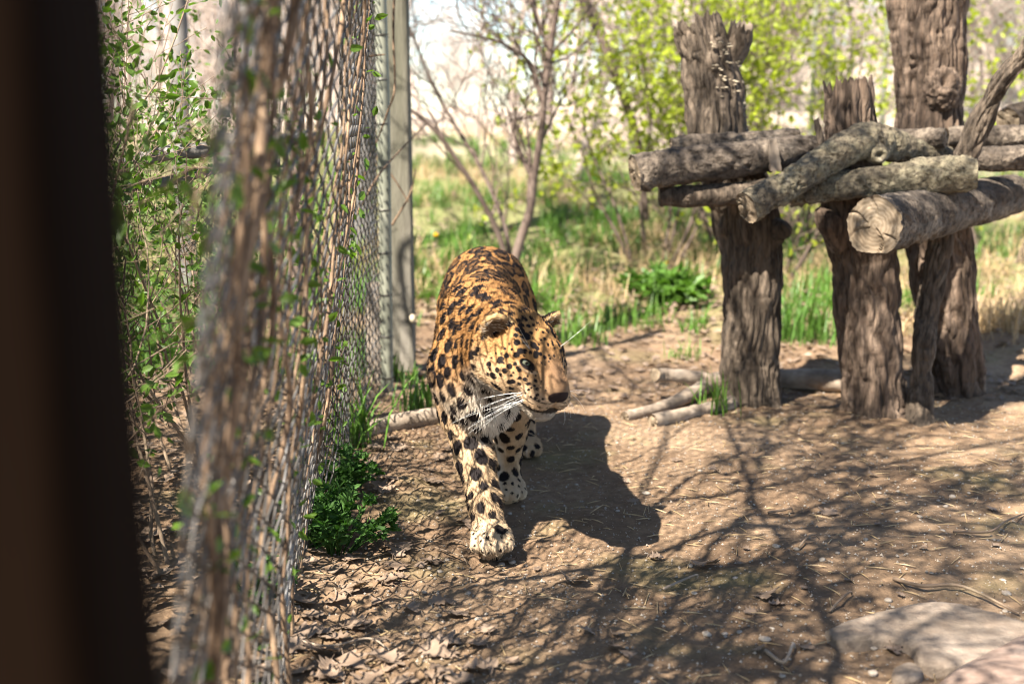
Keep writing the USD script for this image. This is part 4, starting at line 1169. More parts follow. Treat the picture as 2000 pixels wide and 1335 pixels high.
FACE_SPOTS = [(-0.0329, 0.0072, 0.0710, 0.0057), (-0.0423, 0.0101, 0.0652, 0.0040), (-0.0368, 0.0185, 0.0659, 0.0057), (-0.0339, 0.0332, 0.0617, 0.0066), (-0.0232, 0.0309, 0.0677, 0.0040), (-0.0493, 0.0193, 0.0567, 0.0040), (-0.0434, 0.0267, 0.0580, 0.0016), (-0.0246, 0.0438, 0.0630, 0.0019), (-0.0519, 0.0322, 0.0474, 0.0052), (-0.0426, 0.0431, 0.0512, 0.0028), (-0.0389, 0.0480, 0.0526, 0.0023), (-0.0312, 0.0581, 0.0544, 0.0056), (-0.0264, 0.0662, 0.0519, 0.0035), (-0.0524, 0.0501, 0.0382, 0.0056), (-0.0459, 0.0560, 0.0402, 0.0047), (-0.0383, 0.0636, 0.0419, 0.0035), (-0.0306, 0.0708, 0.0435, 0.0047), (-0.0311, 0.0734, 0.0392, 0.0042), (-0.0231, 0.0759, 0.0447, 0.0030), (-0.0169, 0.0843, 0.0412, 0.0033), (-0.0638, 0.0369, 0.0355, 0.0023), (-0.0707, 0.0350, 0.0211, 0.0045), (-0.0588, 0.0500, 0.0291, 0.0056), (-0.0789, 0.0306, 0.0093, 0.0061), (-0.0699, 0.0520, 0.0067, 0.0058), (-0.0613, 0.0556, 0.0135, 0.0042), (-0.0587, 0.0624, 0.0087, 0.0030), (-0.0556, 0.0677, 0.0054, 0.0040), (-0.0765, 0.0405, 0.0075, 0.0019), (-0.0842, 0.0361, -0.0106, 0.0047), (-0.0766, 0.0499, -0.0042, 0.0052), (-0.0855, 0.0307, -0.0263, 0.0066), (-0.0806, 0.0463, -0.0154, 0.0033), (-0.0885, 0.0104, -0.0106, 0.0047), (-0.0684, 0.0633, -0.0230, 0.0047), (-0.0647, 0.0674, -0.0198, 0.0047), (-0.0685, 0.0627, -0.0086, 0.0028), (-0.0623, 0.0638, -0.0365, 0.0038), (-0.0585, 0.0664, -0.0366, 0.0033), (-0.0653, 0.0633, -0.0017, 0.0019), (-0.0559, 0.0746, -0.0082, 0.0035), (-0.0481, 0.0832, -0.0071, 0.0040), (-0.0456, 0.0911, -0.0128, 0.0033), (-0.0432, 0.0944, -0.0104, 0.0028), (-0.0359, 0.0997, -0.0008, 0.0028), (-0.0382, 0.1136, -0.0112, 0.0033), (-0.0472, 0.0997, -0.0205, 0.0028), (-0.0393, 0.1046, -0.0092, 0.0023), (-0.0299, -0.0073, 0.0746, 0.0048), (-0.0486, -0.0090, 0.0661, 0.0047), (-0.0419, -0.0064, 0.0688, 0.0033), (-0.0172, -0.0063, 0.0782, 0.0052), (-0.0017, -0.0027, 0.0795, 0.0048), (-0.0195, 0.0142, 0.0740, 0.0043), (-0.0089, 0.0166, 0.0752, 0.0033), (0.0042, 0.0114, 0.0769, 0.0038), (-0.0080, 0.0276, 0.0723, 0.0033), (0.0023, 0.0364, 0.0706, 0.0038), (-0.0045, 0.0532, 0.0655, 0.0038), (0.0161, 0.0331, 0.0694, 0.0043), (0.0100, 0.0603, 0.0618, 0.0038), (0.0100, 0.0658, 0.0583, 0.0028), (-0.0024, 0.0659, 0.0590, 0.0033), (0.0037, 0.0861, 0.0445, 0.0033), (-0.0079, 0.0839, 0.0452, 0.0023), (-0.0081, 0.0899, 0.0412, 0.0023), (-0.0122, 0.0937, 0.0373, 0.0021), (-0.0215, 0.0616, 0.0578, 0.0019), (-0.0132, 0.0544, 0.0637, 0.0028), (0.0106, 0.0725, 0.0532, 0.0028), (-0.0689, 0.0218, 0.0297, 0.0024), (-0.0762, 0.0381, -0.0459, 0.0057), (-0.0711, 0.0437, -0.0491, 0.0043), (-0.0558, 0.0619, -0.0477, 0.0033), (-0.0539, 0.0769, -0.0201, 0.0033), (-0.0501, 0.0969, -0.0299, 0.0019), (-0.0402, 0.1212, -0.0202, 0.0028), (-0.0476, 0.1125, -0.0289, 0.0023), (-0.0428, 0.1218, -0.0268, 0.0032), (-0.0376, 0.1288, -0.0286, 0.0023), (-0.0326, 0.1316, -0.0241, 0.0023), (-0.0241, 0.0885, 0.0319, 0.0019), (-0.0203, 0.0950, 0.0311, 0.0014), (-0.0385, 0.0838, 0.0098, 0.0021), (-0.0348, 0.0936, 0.0072, 0.0021), (-0.0324, 0.0924, 0.0142, 0.0016), (-0.0448, 0.0832, -0.0000, 0.0021), (-0.0342, 0.1168, -0.0069, 0.0016), (-0.0306, 0.1102, 0.0031, 0.0014), (-0.0287, 0.1279, -0.0068, 0.0016), (-0.0437, 0.1022, -0.0150, 0.0021), (-0.0502, 0.0807, -0.0078, 0.0023), (-0.0471, 0.0592, 0.0316, 0.0016), (-0.0392, 0.0562, 0.0483, 0.0016), (-0.0318, 0.0490, 0.0574, 0.0014), (-0.0413, 0.0291, 0.0584, 0.0014), (-0.0620, 0.0229, 0.0401, 0.0021), (-0.0746, 0.0242, 0.0190, 0.0021), (-0.0800, 0.0124, 0.0138, 0.0021), (-0.0850, 0.0099, 0.0031, 0.0024), (-0.0882, 0.0179, -0.0183, 0.0028), (-0.0878, 0.0156, -0.0307, 0.0033), (-0.0801, 0.0287, -0.0447, 0.0038), (0.0329, 0.0072, 0.0710, 0.0057), (0.0423, 0.0101, 0.0652, 0.0040), (0.0368, 0.0185, 0.0659, 0.0057), (0.0339, 0.0332, 0.0617, 0.0066), (0.0493, 0.0193, 0.0567, 0.0040), (0.0434, 0.0267, 0.0580, 0.0016), (0.0519, 0.0322, 0.0474, 0.0052), (0.0426, 0.0431, 0.0512, 0.0028), (0.0389, 0.0480, 0.0526, 0.0023), (0.0312, 0.0581, 0.0544, 0.0056), (0.0524, 0.0501, 0.0382, 0.0056), (0.0459, 0.0560, 0.0402, 0.0047), (0.0383, 0.0636, 0.0419, 0.0035), (0.0306, 0.0708, 0.0435, 0.0047), (0.0311, 0.0734, 0.0392, 0.0042), (0.0638, 0.0369, 0.0355, 0.0023), (0.0707, 0.0350, 0.0211, 0.0045), (0.0588, 0.0500, 0.0291, 0.0056), (0.0789, 0.0306, 0.0093, 0.0061), (0.0699, 0.0520, 0.0067, 0.0058), (0.0613, 0.0556, 0.0135, 0.0042), (0.0587, 0.0624, 0.0087, 0.0030), (0.0556, 0.0677, 0.0054, 0.0040), (0.0765, 0.0405, 0.0075, 0.0019), (0.0842, 0.0361, -0.0106, 0.0047), (0.0766, 0.0499, -0.0042, 0.0052), (0.0855, 0.0307, -0.0263, 0.0066), (0.0806, 0.0463, -0.0154, 0.0033), (0.0885, 0.0104, -0.0106, 0.0047), (0.0684, 0.0633, -0.0230, 0.0047), (0.0647, 0.0674, -0.0198, 0.0047), (0.0685, 0.0627, -0.0086, 0.0028), (0.0623, 0.0638, -0.0365, 0.0038), (0.0585, 0.0664, -0.0366, 0.0033), (0.0653, 0.0633, -0.0017, 0.0019), (0.0559, 0.0746, -0.0082, 0.0035), (0.0481, 0.0832, -0.0071, 0.0040), (0.0456, 0.0911, -0.0128, 0.0033), (0.0432, 0.0944, -0.0104, 0.0028), (0.0359, 0.0997, -0.0008, 0.0028), (0.0382, 0.1136, -0.0112, 0.0033), (0.0472, 0.0997, -0.0205, 0.0028), (0.0393, 0.1046, -0.0092, 0.0023), (0.0299, -0.0073, 0.0746, 0.0048), (0.0486, -0.0090, 0.0661, 0.0047), (0.0419, -0.0064, 0.0688, 0.0033), (0.0689, 0.0218, 0.0297, 0.0024), (0.0762, 0.0381, -0.0459, 0.0057), (0.0711, 0.0437, -0.0491, 0.0043), (0.0558, 0.0619, -0.0477, 0.0033), (0.0539, 0.0769, -0.0201, 0.0033), (0.0501, 0.0969, -0.0299, 0.0019), (0.0402, 0.1212, -0.0202, 0.0028), (0.0476, 0.1125, -0.0289, 0.0023), (0.0428, 0.1218, -0.0268, 0.0032), (0.0376, 0.1288, -0.0286, 0.0023), (0.0326, 0.1316, -0.0241, 0.0023), (0.0385, 0.0838, 0.0098, 0.0021), (0.0348, 0.0936, 0.0072, 0.0021), (0.0324, 0.0924, 0.0142, 0.0016), (0.0448, 0.0832, -0.0000, 0.0021), (0.0342, 0.1168, -0.0069, 0.0016), (0.0306, 0.1102, 0.0031, 0.0014), (0.0287, 0.1279, -0.0068, 0.0016), (0.0437, 0.1022, -0.0150, 0.0021), (0.0502, 0.0807, -0.0078, 0.0023), (0.0471, 0.0592, 0.0316, 0.0016), (0.0392, 0.0562, 0.0483, 0.0016), (0.0318, 0.0490, 0.0574, 0.0014), (0.0413, 0.0291, 0.0584, 0.0014), (0.0620, 0.0229, 0.0401, 0.0021), (0.0746, 0.0242, 0.0190, 0.0021), (0.0800, 0.0124, 0.0138, 0.0021), (0.0850, 0.0099, 0.0031, 0.0024), (0.0882, 0.0179, -0.0183, 0.0028), (0.0878, 0.0156, -0.0307, 0.0033), (0.0801, 0.0287, -0.0447, 0.0038)]       # (right, forward, up, size) in the head's frame

def paint(V, N):
    rng = np.random.default_rng(5)
    w = tag_weights(V)
    tot = sum(w.values())
    w = {t: x / tot for t, x in w.items()}
    head = w['head'] + w['ear']
    legs = w['foreleg'] + w['toe'] + w['hindleg']
    q = (V - HEAD_C) @ B3.T / S                                       # head frame
    n1 = meshkit.fbm(V * 14, 3, 1)[:, None]
    n2 = meshkit.fbm(V * np.array([160, 90, 90]), 2, 2)[:, None]
    tawny, orange, cream, white = (np.array(c) for c in ((.185, .097, .038), (.222, .107, .035), (.29, .225, .155), (.46, .42, .365)))
    C = tawny * (1 - n1 * .0) + (orange - tawny) * n1
    # paler towards the belly and down the legs
    low = sstep(.50, .33, V[:, 2] + .10 * (n1[:, 0] - .5)) * (w['torso'] + w['neck'])
    C = C + (cream - C) * np.clip(low, 0, 1)[:, None]
    under = sstep(-.1, -.75, N[:, 2]) * (w['torso'] + w['neck'] * .8)
    C = C + (white - C) * under[:, None]
    leg = legs * sstep(.46, .26, V[:, 2])
    C = C + (np.array((.27, .192, .118)) - C) * (leg * .85)[:, None]
    inner = sstep(.1, .7, np.where(V[:, 0] < SX + .01, N[:, 0], -N[:, 0])) * legs * sstep(.40, .28, V[:, 2])
    C = C + (white * .92 - C) * (inner * .75)[:, None]
    C = C + (cream * 1.02 - C) * (w['toe'] * .9)[:, None]
    bib = np.exp(-((V[:, 0] - (SX + .045)) / .055) ** 2) * sstep(.50, .40, V[:, 2]) * sstep(.22, .30, V[:, 2]) * sstep(3.42, 3.30, V[:, 1]) * np.clip(1 - legs * .5, 0, 1)
    C = C + (white * 1.04 - C) * (np.clip(bib * 1.1, 0, 1))[:, None]
    # face: orange forehead, paler cheeks, greyish muzzle top, white lips and chin
    fw = sstep(.25, .7, head)
    fc = np.array((.225, .120, .046)) + 0 * C
    cheek = sstep(.025, -.045, q[:, 2])[:, None]
    fc = fc + (np.array((.32, .22, .13)) - fc) * cheek
    snout = (sstep(.050, .112, q[:, 1]) * sstep(-.032, -.008, q[:, 2]))[:, None]
    fc = fc + (np.array((.085, .052, .033)) - fc) * snout * (.45 + .4 * np.exp(-(q[:, :1] / .026) ** 2))
    side = (sstep(.055, .09, q[:, 1]) * sstep(-.014, -.030, q[:, 2]) * sstep(-.056, -.05, q[:, 2]))[:, None]
    fc = fc + (np.array((.29, .20, .125)) - fc) * side * .8
    chin = (sstep(-.052, -.062, q[:, 2]))[:, None]
    fc = fc + (np.array((.23, .195, .155)) - fc) * chin
    C = C + (fc - C) * fw[:, None]
    C = C * (.82 + .36 * n2)
    # spots
    rs = .032 * np.ones(len(V))
    rs = w['torso'] * .054 + w['neck'] * .040 + legs * .040 + w['toe'] * .020 + head * .017 + w['tail'] * .045
    rs = np.where(w['toe'] > .4, .023, rs)
    small = legs * sstep(.22, .10, V[:, 2])
    rs = rs * (1 - .30 * small)
    sub = rng.permutation(len(V))[:26000]
    nose_zone = (q[:, 1] > .055) & (np.abs(q[:, 0]) < .05) & (q[:, 2] > -.06) & (head > .4)
    eye_zone = np.zeros(len(V), bool)
    for ec in EYES:
        eye_zone |= np.linalg.norm(V - ec, axis=1) < .030
    face_zone = (head > .6) & (q[:, 1] > -.03) if FACE_SPOTS else np.zeros(len(V), bool)
    ok = ~(nose_zone | eye_zone | (w['ear'] > .4) | face_zone)[sub]
    seeds = sub[spot_seeds(V[sub], rs[sub], rng, ok)]
    SP, SR = V[seeds], rs[seeds] * .36 * rng.uniform(.82, 1.15, len(seeds))
    ST = w['torso'][seeds] + .25 * w['neck'][seeds]
    SR = SR * np.where(ST > .55, 1.62, 1.26) * np.where(w['toe'][seeds] > .4, .62, 1) * (1 - .28 * bib[seeds])
    if FACE_SPOTS:
        fp = np.array([hp(a, b, c) for a, b, c, r in FACE_SPOTS])
        SP = np.vstack([SP, fp]); SR = np.concatenate([SR, [1.42 * r for *_, r in FACE_SPOTS]]); ST = np.concatenate([ST, np.zeros(len(fp))])
    tree = cKDTree(SP)
    _, ki = tree.query(V, k=6)
    wob = (meshkit.fbm(V * 75, 2, 3) - .5)
    wob2 = (meshkit.fbm(V * 34, 2, 9) - .5)
    dark, mid = np.zeros(len(V)), np.zeros(len(V))
    el = np.where(ST > .5, rng.uniform(.62, .85, len(ST)), rng.uniform(.8, 1.0, len(ST)))   # drawn out along the body
    ori = np.where(rng.random(len(ST)) < .5, 1, -1) * rng.uniform(.1, .5, len(ST))
    flow = flow_dir(V, N, w)
    for j in range(6):
        s = ki[:, j]
        dv = V - SP[s]
        along = (dv * flow).sum(1)
        across = np.sqrt(np.maximum((dv * dv).sum(1) - along ** 2, 0))
        dd = np.sqrt((along * el[s]) ** 2 + across ** 2 / np.sqrt(el[s]) ** 1.2)
        rel = dd / SR[s] + wob * .35 + wob2 * .55
        edge = sstep(1.08, .90, rel)
        hollow = (ST[s] > .5) * sstep(.60, .40, rel + .8 * (wob + wob2)) * (SR[s] > .017)
        dark = np.maximum(dark, edge * (1 - .34 * hollow))
        mid = np.maximum(mid, edge * hollow)
    dark *= (1 - sstep(.5, .9, w['ear']))
    # bare bands round the eye, lips and muzzle
    for s_, ec in zip((-1, 1), EYES):
        a_, d_, b_ = EYEF[0 if s_ < 0 else 1]
        near = np.linalg.norm(V - ec, axis=1) < .05
        rim = np.sqrt(((V - ec) @ a_ / .0185) ** 2 + ((V - ec) @ b_ / .0112) ** 2) + np.where(near, 0, 9)
        dark = np.maximum(dark, sstep(1.10, .92, rim))
        pale = sstep(1.60, 1.35, rim) * sstep(1.0, 1.2, rim) * sstep(.0, -.004, (V - ec) @ b_ * np.sign(b_ @ HU))
        C = C + (cream * 1.05 - C) * (pale * .45)[:, None]
        inn = np.linalg.norm(V - (ec - HR * s_ * .019 * S + HF * .010 * S - HU * .014 * S), axis=1)
        dark = np.maximum(dark, sstep(.012, .007, inn))
    lips = sstep(.0072, .0045, np.abs(q[:, 2] + .0565 + .055 * np.maximum(.095 - q[:, 1], 0) )) * (q[:, 1] > .045) * (np.abs(q[:, 0]) < .06) * head
    dark = np.maximum(dark, lips * .9)
    rows = sstep(.35, .8, np.sin((q[:, 2] + .1 * q[:, 1]) * 2 * math.pi / .0105)) * (meshkit.noise(q * 160) > .36) * sstep(.070, .084, q[:, 1]) * sstep(.008, .014, np.abs(q[:, 0])) * sstep(-.018, -.026, q[:, 2]) * (q[:, 2] > -.05)
    dark = np.maximum(dark, rows * .75)
    ear_back = np.zeros(len(V)); ear_in = np.zeros(len(V)); ear_rim = np.zeros(len(V))
    for c, out, face, wide in EARS:
        r = V - c
        near = (np.linalg.norm(r, axis=1) < .065) & (w['ear'] > .3)
        fdot = N @ face
        ear_back = np.maximum(ear_back, near * sstep(.1, -.3, fdot))
        ear_in = np.maximum(ear_in, near * sstep(.1, .4, fdot) * sstep(.038, .030, np.linalg.norm(r - face * (r @ face)[:, None], axis=1)))
        ear_rim = np.maximum(ear_rim, near * sstep(-.3, .15, fdot))
    C = C + (np.array((.32, .21, .10)) - C) * (ear_rim)[:, None]
    C = C + (np.array((.085, .050, .030)) - C) * (ear_in * .85)[:, None]
    dark = np.maximum(dark, ear_back * .95)
    ink = np.array((.0085, .0065, .0065))
    C = C * (1 - dark[:, None]) + ink * dark[:, None]
    C = np.where((mid > .5)[:, None] & (dark < .6)[:, None], C * np.array((.80, .66, .60)), C)
    nz = np.linalg.norm((q - np.array((0, .1365, -.018))) / np.array((.0245, .017, .0145)), axis=1)
    isn = sstep(1.06, .96, nz)[:, None]
    C = C * (1 - isn) + np.array((.016, .010, .009)) * isn
    return np.clip(C, .005, .9), w, flow, (1 - isn[:, 0]), ear_in

def flow_dir(V, N, w):
    """Which way the hair lies: back along the trunk, down the legs, away from the nose on the head."""
    q = hp(0, .15, -.005)
    d = w['torso'][:, None] * np.array([0, 1.0, -.35]) + w['neck'][:, None] * np.array([0, .75, -.6]) + (w['foreleg'] + w['hindleg'])[:, None] * np.array([0, .25, -1.0]) + w['toe'][:, None] * np.array([0, -.6, -.5]) + w['tail'][:, None] * np.array([0, .7, -.7])
    hd = V - q
    hd = hd / np.maximum(np.linalg.norm(hd, axis=1, keepdims=True), 1e-6)
    d = d + (w['head'] + w['ear'])[:, None] * hd * 1.2
    d = d - N * (d * N).sum(1, keepdims=True)
    return d / np.maximum(np.linalg.norm(d, axis=1, keepdims=True), 1e-6)

leopard = thing('leopard', 'spotted leopard walking towards the viewer with its head turned aside', 'leopard', (-.06, 3.6, 0))
LEO0 = np.array((-.06, 3.6, 0))
LV, LF = build_body()
LN = normals_of(LV, LF)
LC, LW, LFLOW, LBARE, LEARIN = paint(LV, LN)
body = obj('body', (LV - LEO0, LF), L['coat'], leopard, True, colors=LC)

def fur(n, seed):
    rng = np.random.default_rng(seed)
    tri = LV[LF]
    ar = np.linalg.norm(np.cross(tri[:, 1] - tri[:, 0], tri[:, 2] - tri[:, 0]), axis=1)
    mid = tri.mean(1)
    vis = np.where(mid[:, 1] > 4.45, .25, 1.0) * np.where(LN[LF[:, 0], 1] > .6, .3, 1.0) * (1 + 1.6 * (np.linalg.norm(mid - HEAD_C, axis=1) < .2))
    pick = rng.choice(len(LF), n, p=ar * vis / (ar * vis).sum())
    b = rng.dirichlet((1, 1, 1), n)
    vi = LF[pick]
    P = (LV[vi] * b[..., None]).sum(1); Nn = (LN[vi] * b[..., None]).sum(1)
    Nn /= np.linalg.norm(Nn, axis=1, keepdims=True)
    ni = vi[np.arange(n), b.argmax(1)]
    fl, col = LFLOW[ni], LC[ni]
    ww = {t: x[ni] for t, x in LW.items()}
    q = (P - HEAD_C) @ B3.T / S
    ln = .0085 * (ww['torso'] + ww['tail']) + .013 * ww['neck'] + .008 * (ww['foreleg'] + ww['hindleg']) + .0032 * ww['toe'] + ww['head'] * (.0055 + .010 * sstep(.03, -.05, q[:, 1])) + ww['ear'] * (.005 + .012 * LEARIN[ni])
    chest = np.exp(-((P[:, 0] - (SX + .04)) / .06) ** 2) * sstep(.52, .42, P[:, 2]) * sstep(3.45, 3.33, P[:, 1]) * (1 - ww['head'])
    ln = ln * (1 + .8 * chest) * rng.uniform(.6, 1.25, n) * np.clip(LBARE[ni], .02, 1)
    nose = np.linalg.norm(q - np.array((0, .134, -.016)), axis=1) < .022
    eye = np.min([np.linalg.norm(P - e, axis=1) for e in EYES], axis=0) < .018
    liftv = .38 + .25 * chest + .12 * ww['neck']
    jit = rng.normal(0, .10, (n, 3))
    d1 = fl + Nn * (liftv * 1.5)[:, None] + jit
    d1 /= np.linalg.norm(d1, axis=1, keepdims=True)
    d2 = fl + Nn * (liftv * .35)[:, None] + jit
    d2 /= np.linalg.norm(d2, axis=1, keepdims=True)
    p0 = P - Nn * .001
    p1 = p0 + d1 * (ln * .5)[:, None]
    p2 = p1 + d2 * (ln * .5)[:, None]
    earin = (LEARIN[ni] > .4) & (rng.random(n) < .16)
    col = np.where(earin[:, None], np.array((.42, .36, .28)), col)
    col = np.clip(col * rng.uniform(.75, 1.35, (n, 1)), .005, .92)
    keep = ~(nose | eye)
    pts = np.stack([p0, p1, p2], 1)[keep].reshape(-1, 3) - LEO0
    wd = np.tile(np.array([.0011, .0009, .0002]), keep.sum())
    return pts, wd, col[keep], int(keep.sum())

pts, wd, col, nf = fur(90000, 3)
fc = UsdGeom.BasisCurves.Define(stage, numbered(str(leopard.GetPath()) + '/fur'))
fc.CreateTypeAttr('linear'); fc.CreateWrapAttr('nonperiodic')
fc.CreatePointsAttr(Vt.Vec3fArray.FromNumpy(pts.astype(np.float32)))
fc.CreateCurveVertexCountsAttr(Vt.IntArray.FromNumpy(np.full(nf, 3, np.int32)))
fc.CreateWidthsAttr(Vt.FloatArray.FromNumpy(wd.astype(np.float32))); fc.SetWidthsInterpolation('vertex')
UsdGeom.PrimvarsAPI(fc).CreatePrimvar('coat', Sdf.ValueTypeNames.Color3fArray, 'uniform').Set(Vt.Vec3fArray.FromNumpy(col.astype(np.float32)))
UsdShade.MaterialBindingAPI.Apply(fc.GetPrim()).Bind(L['fur'])
tag(fc.GetPrim(), kind='stuff')

# eyes: a ball with a pale iris and a round pupil
for s_, ec in zip((-1, 1), EYES):
    sp = trimesh.creation.icosphere(4, .0150)
    look = nrm(HF * .86 + HR * .42 * s_ + HU * .02)
    ang = np.degrees(np.arccos(np.clip(sp.vertex_normals @ look, -1, 1)))
    c = np.full((len(ang), 3), .03)
    iris = np.array((.125, .135, .095))
    c = np.where((ang < 46)[:, None], iris * (1 - .35 * sstep(28, 46, ang))[:, None], c)
    c = np.where((ang < 13)[:, None], np.array((.006, .006, .006)), c)
    p = obj('eye', (sp.vertices + ec - look * .0115 - LEO0, sp.faces), L['eye'], leopard, True, colors=c)
# whiskers
rngw = np.random.default_rng(8)
for s_ in (-1, 1):
    P, Wd, cn = [], [], []
    for k in range(11):
        r0 = hp(s_ * rngw.uniform(.032, .044), rngw.uniform(.080, .105), rngw.uniform(-.046, -.026))
        ln = rngw.uniform(.09, .17)
        d = nrm(HR * s_ * 1.0 - HF * rngw.uniform(.15, .75) + HU * rngw.uniform(-.85, -.02))
        droop = nrm(-Zv + rngw.normal(0, .15, 3))
        t = np.linspace(0, 1, 9)[:, None]
        P.append(r0 + d * ln * t + droop * ln * .33 * t ** 2 - HF * ln * .22 * t ** 2)
        Wd.append(np.linspace(.0005, .0002, 9)); cn.append(9)
    for k in range(3):
        r0 = hp(s_ * .030, .055, .040)
        d = nrm(HR * s_ * .7 + HF * .25 + HU * rngw.uniform(.5, 1.0)); t = np.linspace(0, 1, 9)[:, None]; ln = rngw.uniform(.06, .10)
        P.append(r0 + d * ln * t + Zv * ln * .12 * t ** 2 + HR * s_ * .1 * ln * t ** 2); Wd.append(np.linspace(.0003, .00015, 9)); cn.append(9)
    w_ = UsdGeom.BasisCurves.Define(stage, numbered(str(leopard.GetPath()) + '/whiskers'))
    w_.CreateTypeAttr('linear'); w_.CreateWrapAttr('nonperiodic')
    w_.CreatePointsAttr(Vt.Vec3fArray.FromNumpy((np.vstack(P) - LEO0).astype(np.float32)))
    w_.CreateCurveVertexCountsAttr(Vt.IntArray(cn)); w_.CreateWidthsAttr(Vt.FloatArray.FromNumpy(np.concatenate(Wd).astype(np.float32))); w_.SetWidthsInterpolation('vertex')
    UsdShade.MaterialBindingAPI.Apply(w_.GetPrim()).Bind(L['whisker'])
    tag(w_.GetPrim(), kind='stuff')
# ---------------------------------------------------------------- grass, weeds, litter, stones
def blades(bases, heights, width, rng, bend=.5, n_per=1):
    """Curved tapering blades, five triangles each."""
    n = len(bases)
    a = rng.uniform(0, 2 * math.pi, n)
    d = np.stack([np.cos(a), np.sin(a), 0 * a], 1)
    s = np.stack([-np.sin(a), np.cos(a), 0 * a], 1)
    b = rng.uniform(.1, 1, n) * bend
    w = width * rng.uniform(.6, 1.3, n)
    V = []
    for t, ww in ((0, .8), (.4, 1.0), (.75, .65), (1.0, 0)):
        c = bases + np.array([0, 0, 1.0]) * (heights * (t - .35 * b * t * t))[:, None] + d * (heights * b * t * t)[:, None]
        if ww:
            V += [c - s * (w * ww / 2)[:, None], c + s * (w * ww / 2)[:, None]]
        else:
            V.append(c)
    V = np.stack(V, 1)
    tri = np.array([(0, 1, 3), (0, 3, 2), (2, 3, 5), (2, 5, 4), (4, 5, 6)])
    return V.reshape(-1, 3), (np.arange(n)[:, None, None] * 7 + tri).reshape(-1, 3)

rng = np.random.default_rng(700)
def slope_points(n, ylo, yhi, dens):
    out = []
    while sum(map(len, out)) < n:
        y = ylo + (yhi - ylo) * rng.random(8000) ** 1.35
        x = (rng.uniform(-250, 2250, 8000) - 1000) / FP * y
        p = np.stack([x, y], 1)
        keep = rng.random(8000) < dens(x, y)
        out.append(p[keep])
    return np.vstack(out)[:n]

def grass_density(x, y):
    px = 1000 + FP * x / y
    edge = 7.15 + .55 * (meshkit.fbm(np.stack([x * 1.3, 0 * x, 0 * x], -1), 3, 3) - .5) * 2 - .55 * np.clip((px - 1200) / 300, 0, 1) + .2 * sst(1850, 1950, px)
    left = px < 800
    edge = np.where(left, 5.2, edge)
    d = sst(edge - .1, edge + .35, y)
    patch = meshkit.fbm(np.stack([x * 1.1, y * 1.1, 0 * x], -1), 3, 8)
    return d * np.clip((patch - .40) * 4.5, 0.04, 1) * np.where(px > 1850, .45, 1)

tp = slope_points(3000, 5.0, 17, grass_density)
per = 15
bs = np.repeat(tp, per, 0) + rng.normal(0, .035, (len(tp) * per, 2))
hh = np.repeat(rng.uniform(.07, .24, len(tp)), per) * rng.uniform(.5, 1.2, len(bs))
base = np.column_stack([bs, ground_z(bs[:, 0], bs[:, 1]) - .01])
tag(obj('grass', blades(base, hh, .009, rng, .8), L['grass'], None, False), 'fresh green grass growing on the sunny slope', 'grass', kind='stuff')
tp = slope_points(1500, 5.6, 18, lambda x, y: np.clip((meshkit.fbm(np.stack([x * .9, y * .9, 0 * x], -1), 3, 15) - .42) * 4, 0, 1) * sst(6.9, 7.6, y))
bs = np.repeat(tp, 12, 0) + rng.normal(0, .05, (len(tp) * 12, 2))
base = np.column_stack([bs, ground_z(bs[:, 0], bs[:, 1]) - .01])
extra = np.column_stack([rng.normal(2.55, .28, 1700), rng.normal(6.35, .22, 1700)])
base = np.vstack([base, np.column_stack([extra, ground_z(extra[:, 0], extra[:, 1]) - .01])])
tag(obj('dry_grass', blades(base, rng.uniform(.06, .30, len(base)), .006, rng, 1.1), L['dry_grass'], None, False), 'straw-coloured dead grass among the green slope and on the right bank', 'dry grass', kind='stuff')

# litter on the slope and among the brush
def flake_mesh(pts, size, rng, curl=.28):
    """Curled little leaf shapes: four triangles each."""
    n = len(pts)
    a = rng.uniform(0, 2 * math.pi, n)
    u = np.stack([np.cos(a), np.sin(a), rng.normal(0, .2, n)], 1); u /= np.linalg.norm(u, axis=1, keepdims=True)
    v = np.cross(np.array([0, 0, 1.0]) + rng.normal(0, .22, (n, 3)), u); v /= np.linalg.norm(v, axis=1, keepdims=True)
    w = np.cross(u, v)
    s = size * rng.uniform(.5, 1.4, n)[:, None]
    c = rng.uniform(.1, curl, n)[:, None]
    V = np.stack([pts - u * s, pts - v * s * .55 + w * s * c, pts + u * s, pts + v * s * .6 + w * s * c, pts - w * 0], 1)
    tri = np.array([(0, 1, 4), (1, 2, 4), (2, 3, 4), (3, 0, 4)])
    return V.reshape(-1, 3), (np.arange(n)[:, None, None] * 5 + tri).reshape(-1, 3)
y = 6.9 + 11 * rng.random(11000) ** 1.5
x = (rng.uniform(700, 2200, 11000) - 1000) / FP * y
x2, y2 = rng.uniform(-2.4, -.50, 2300), rng.uniform(1.8, 6, 2300)
x3 = rng.uniform(-1.0, 2.9, 1500); y3 = rng.uniform(4.9, 7, 1500)
xx, yy = np.concatenate([x, x2, x3]), np.concatenate([y, y2, y3])
pts = np.column_stack([xx, yy, ground_z(xx, yy) + .012 + .05 * rng.random(len(xx)) * (yy > 7)])
tag(obj('leaf_litter', flake_mesh(pts, .025, rng), L['dead_leaf'], None, False), 'pale brown dead leaves strewn over the slope and under the bushes', 'leaf litter', kind='stuff')

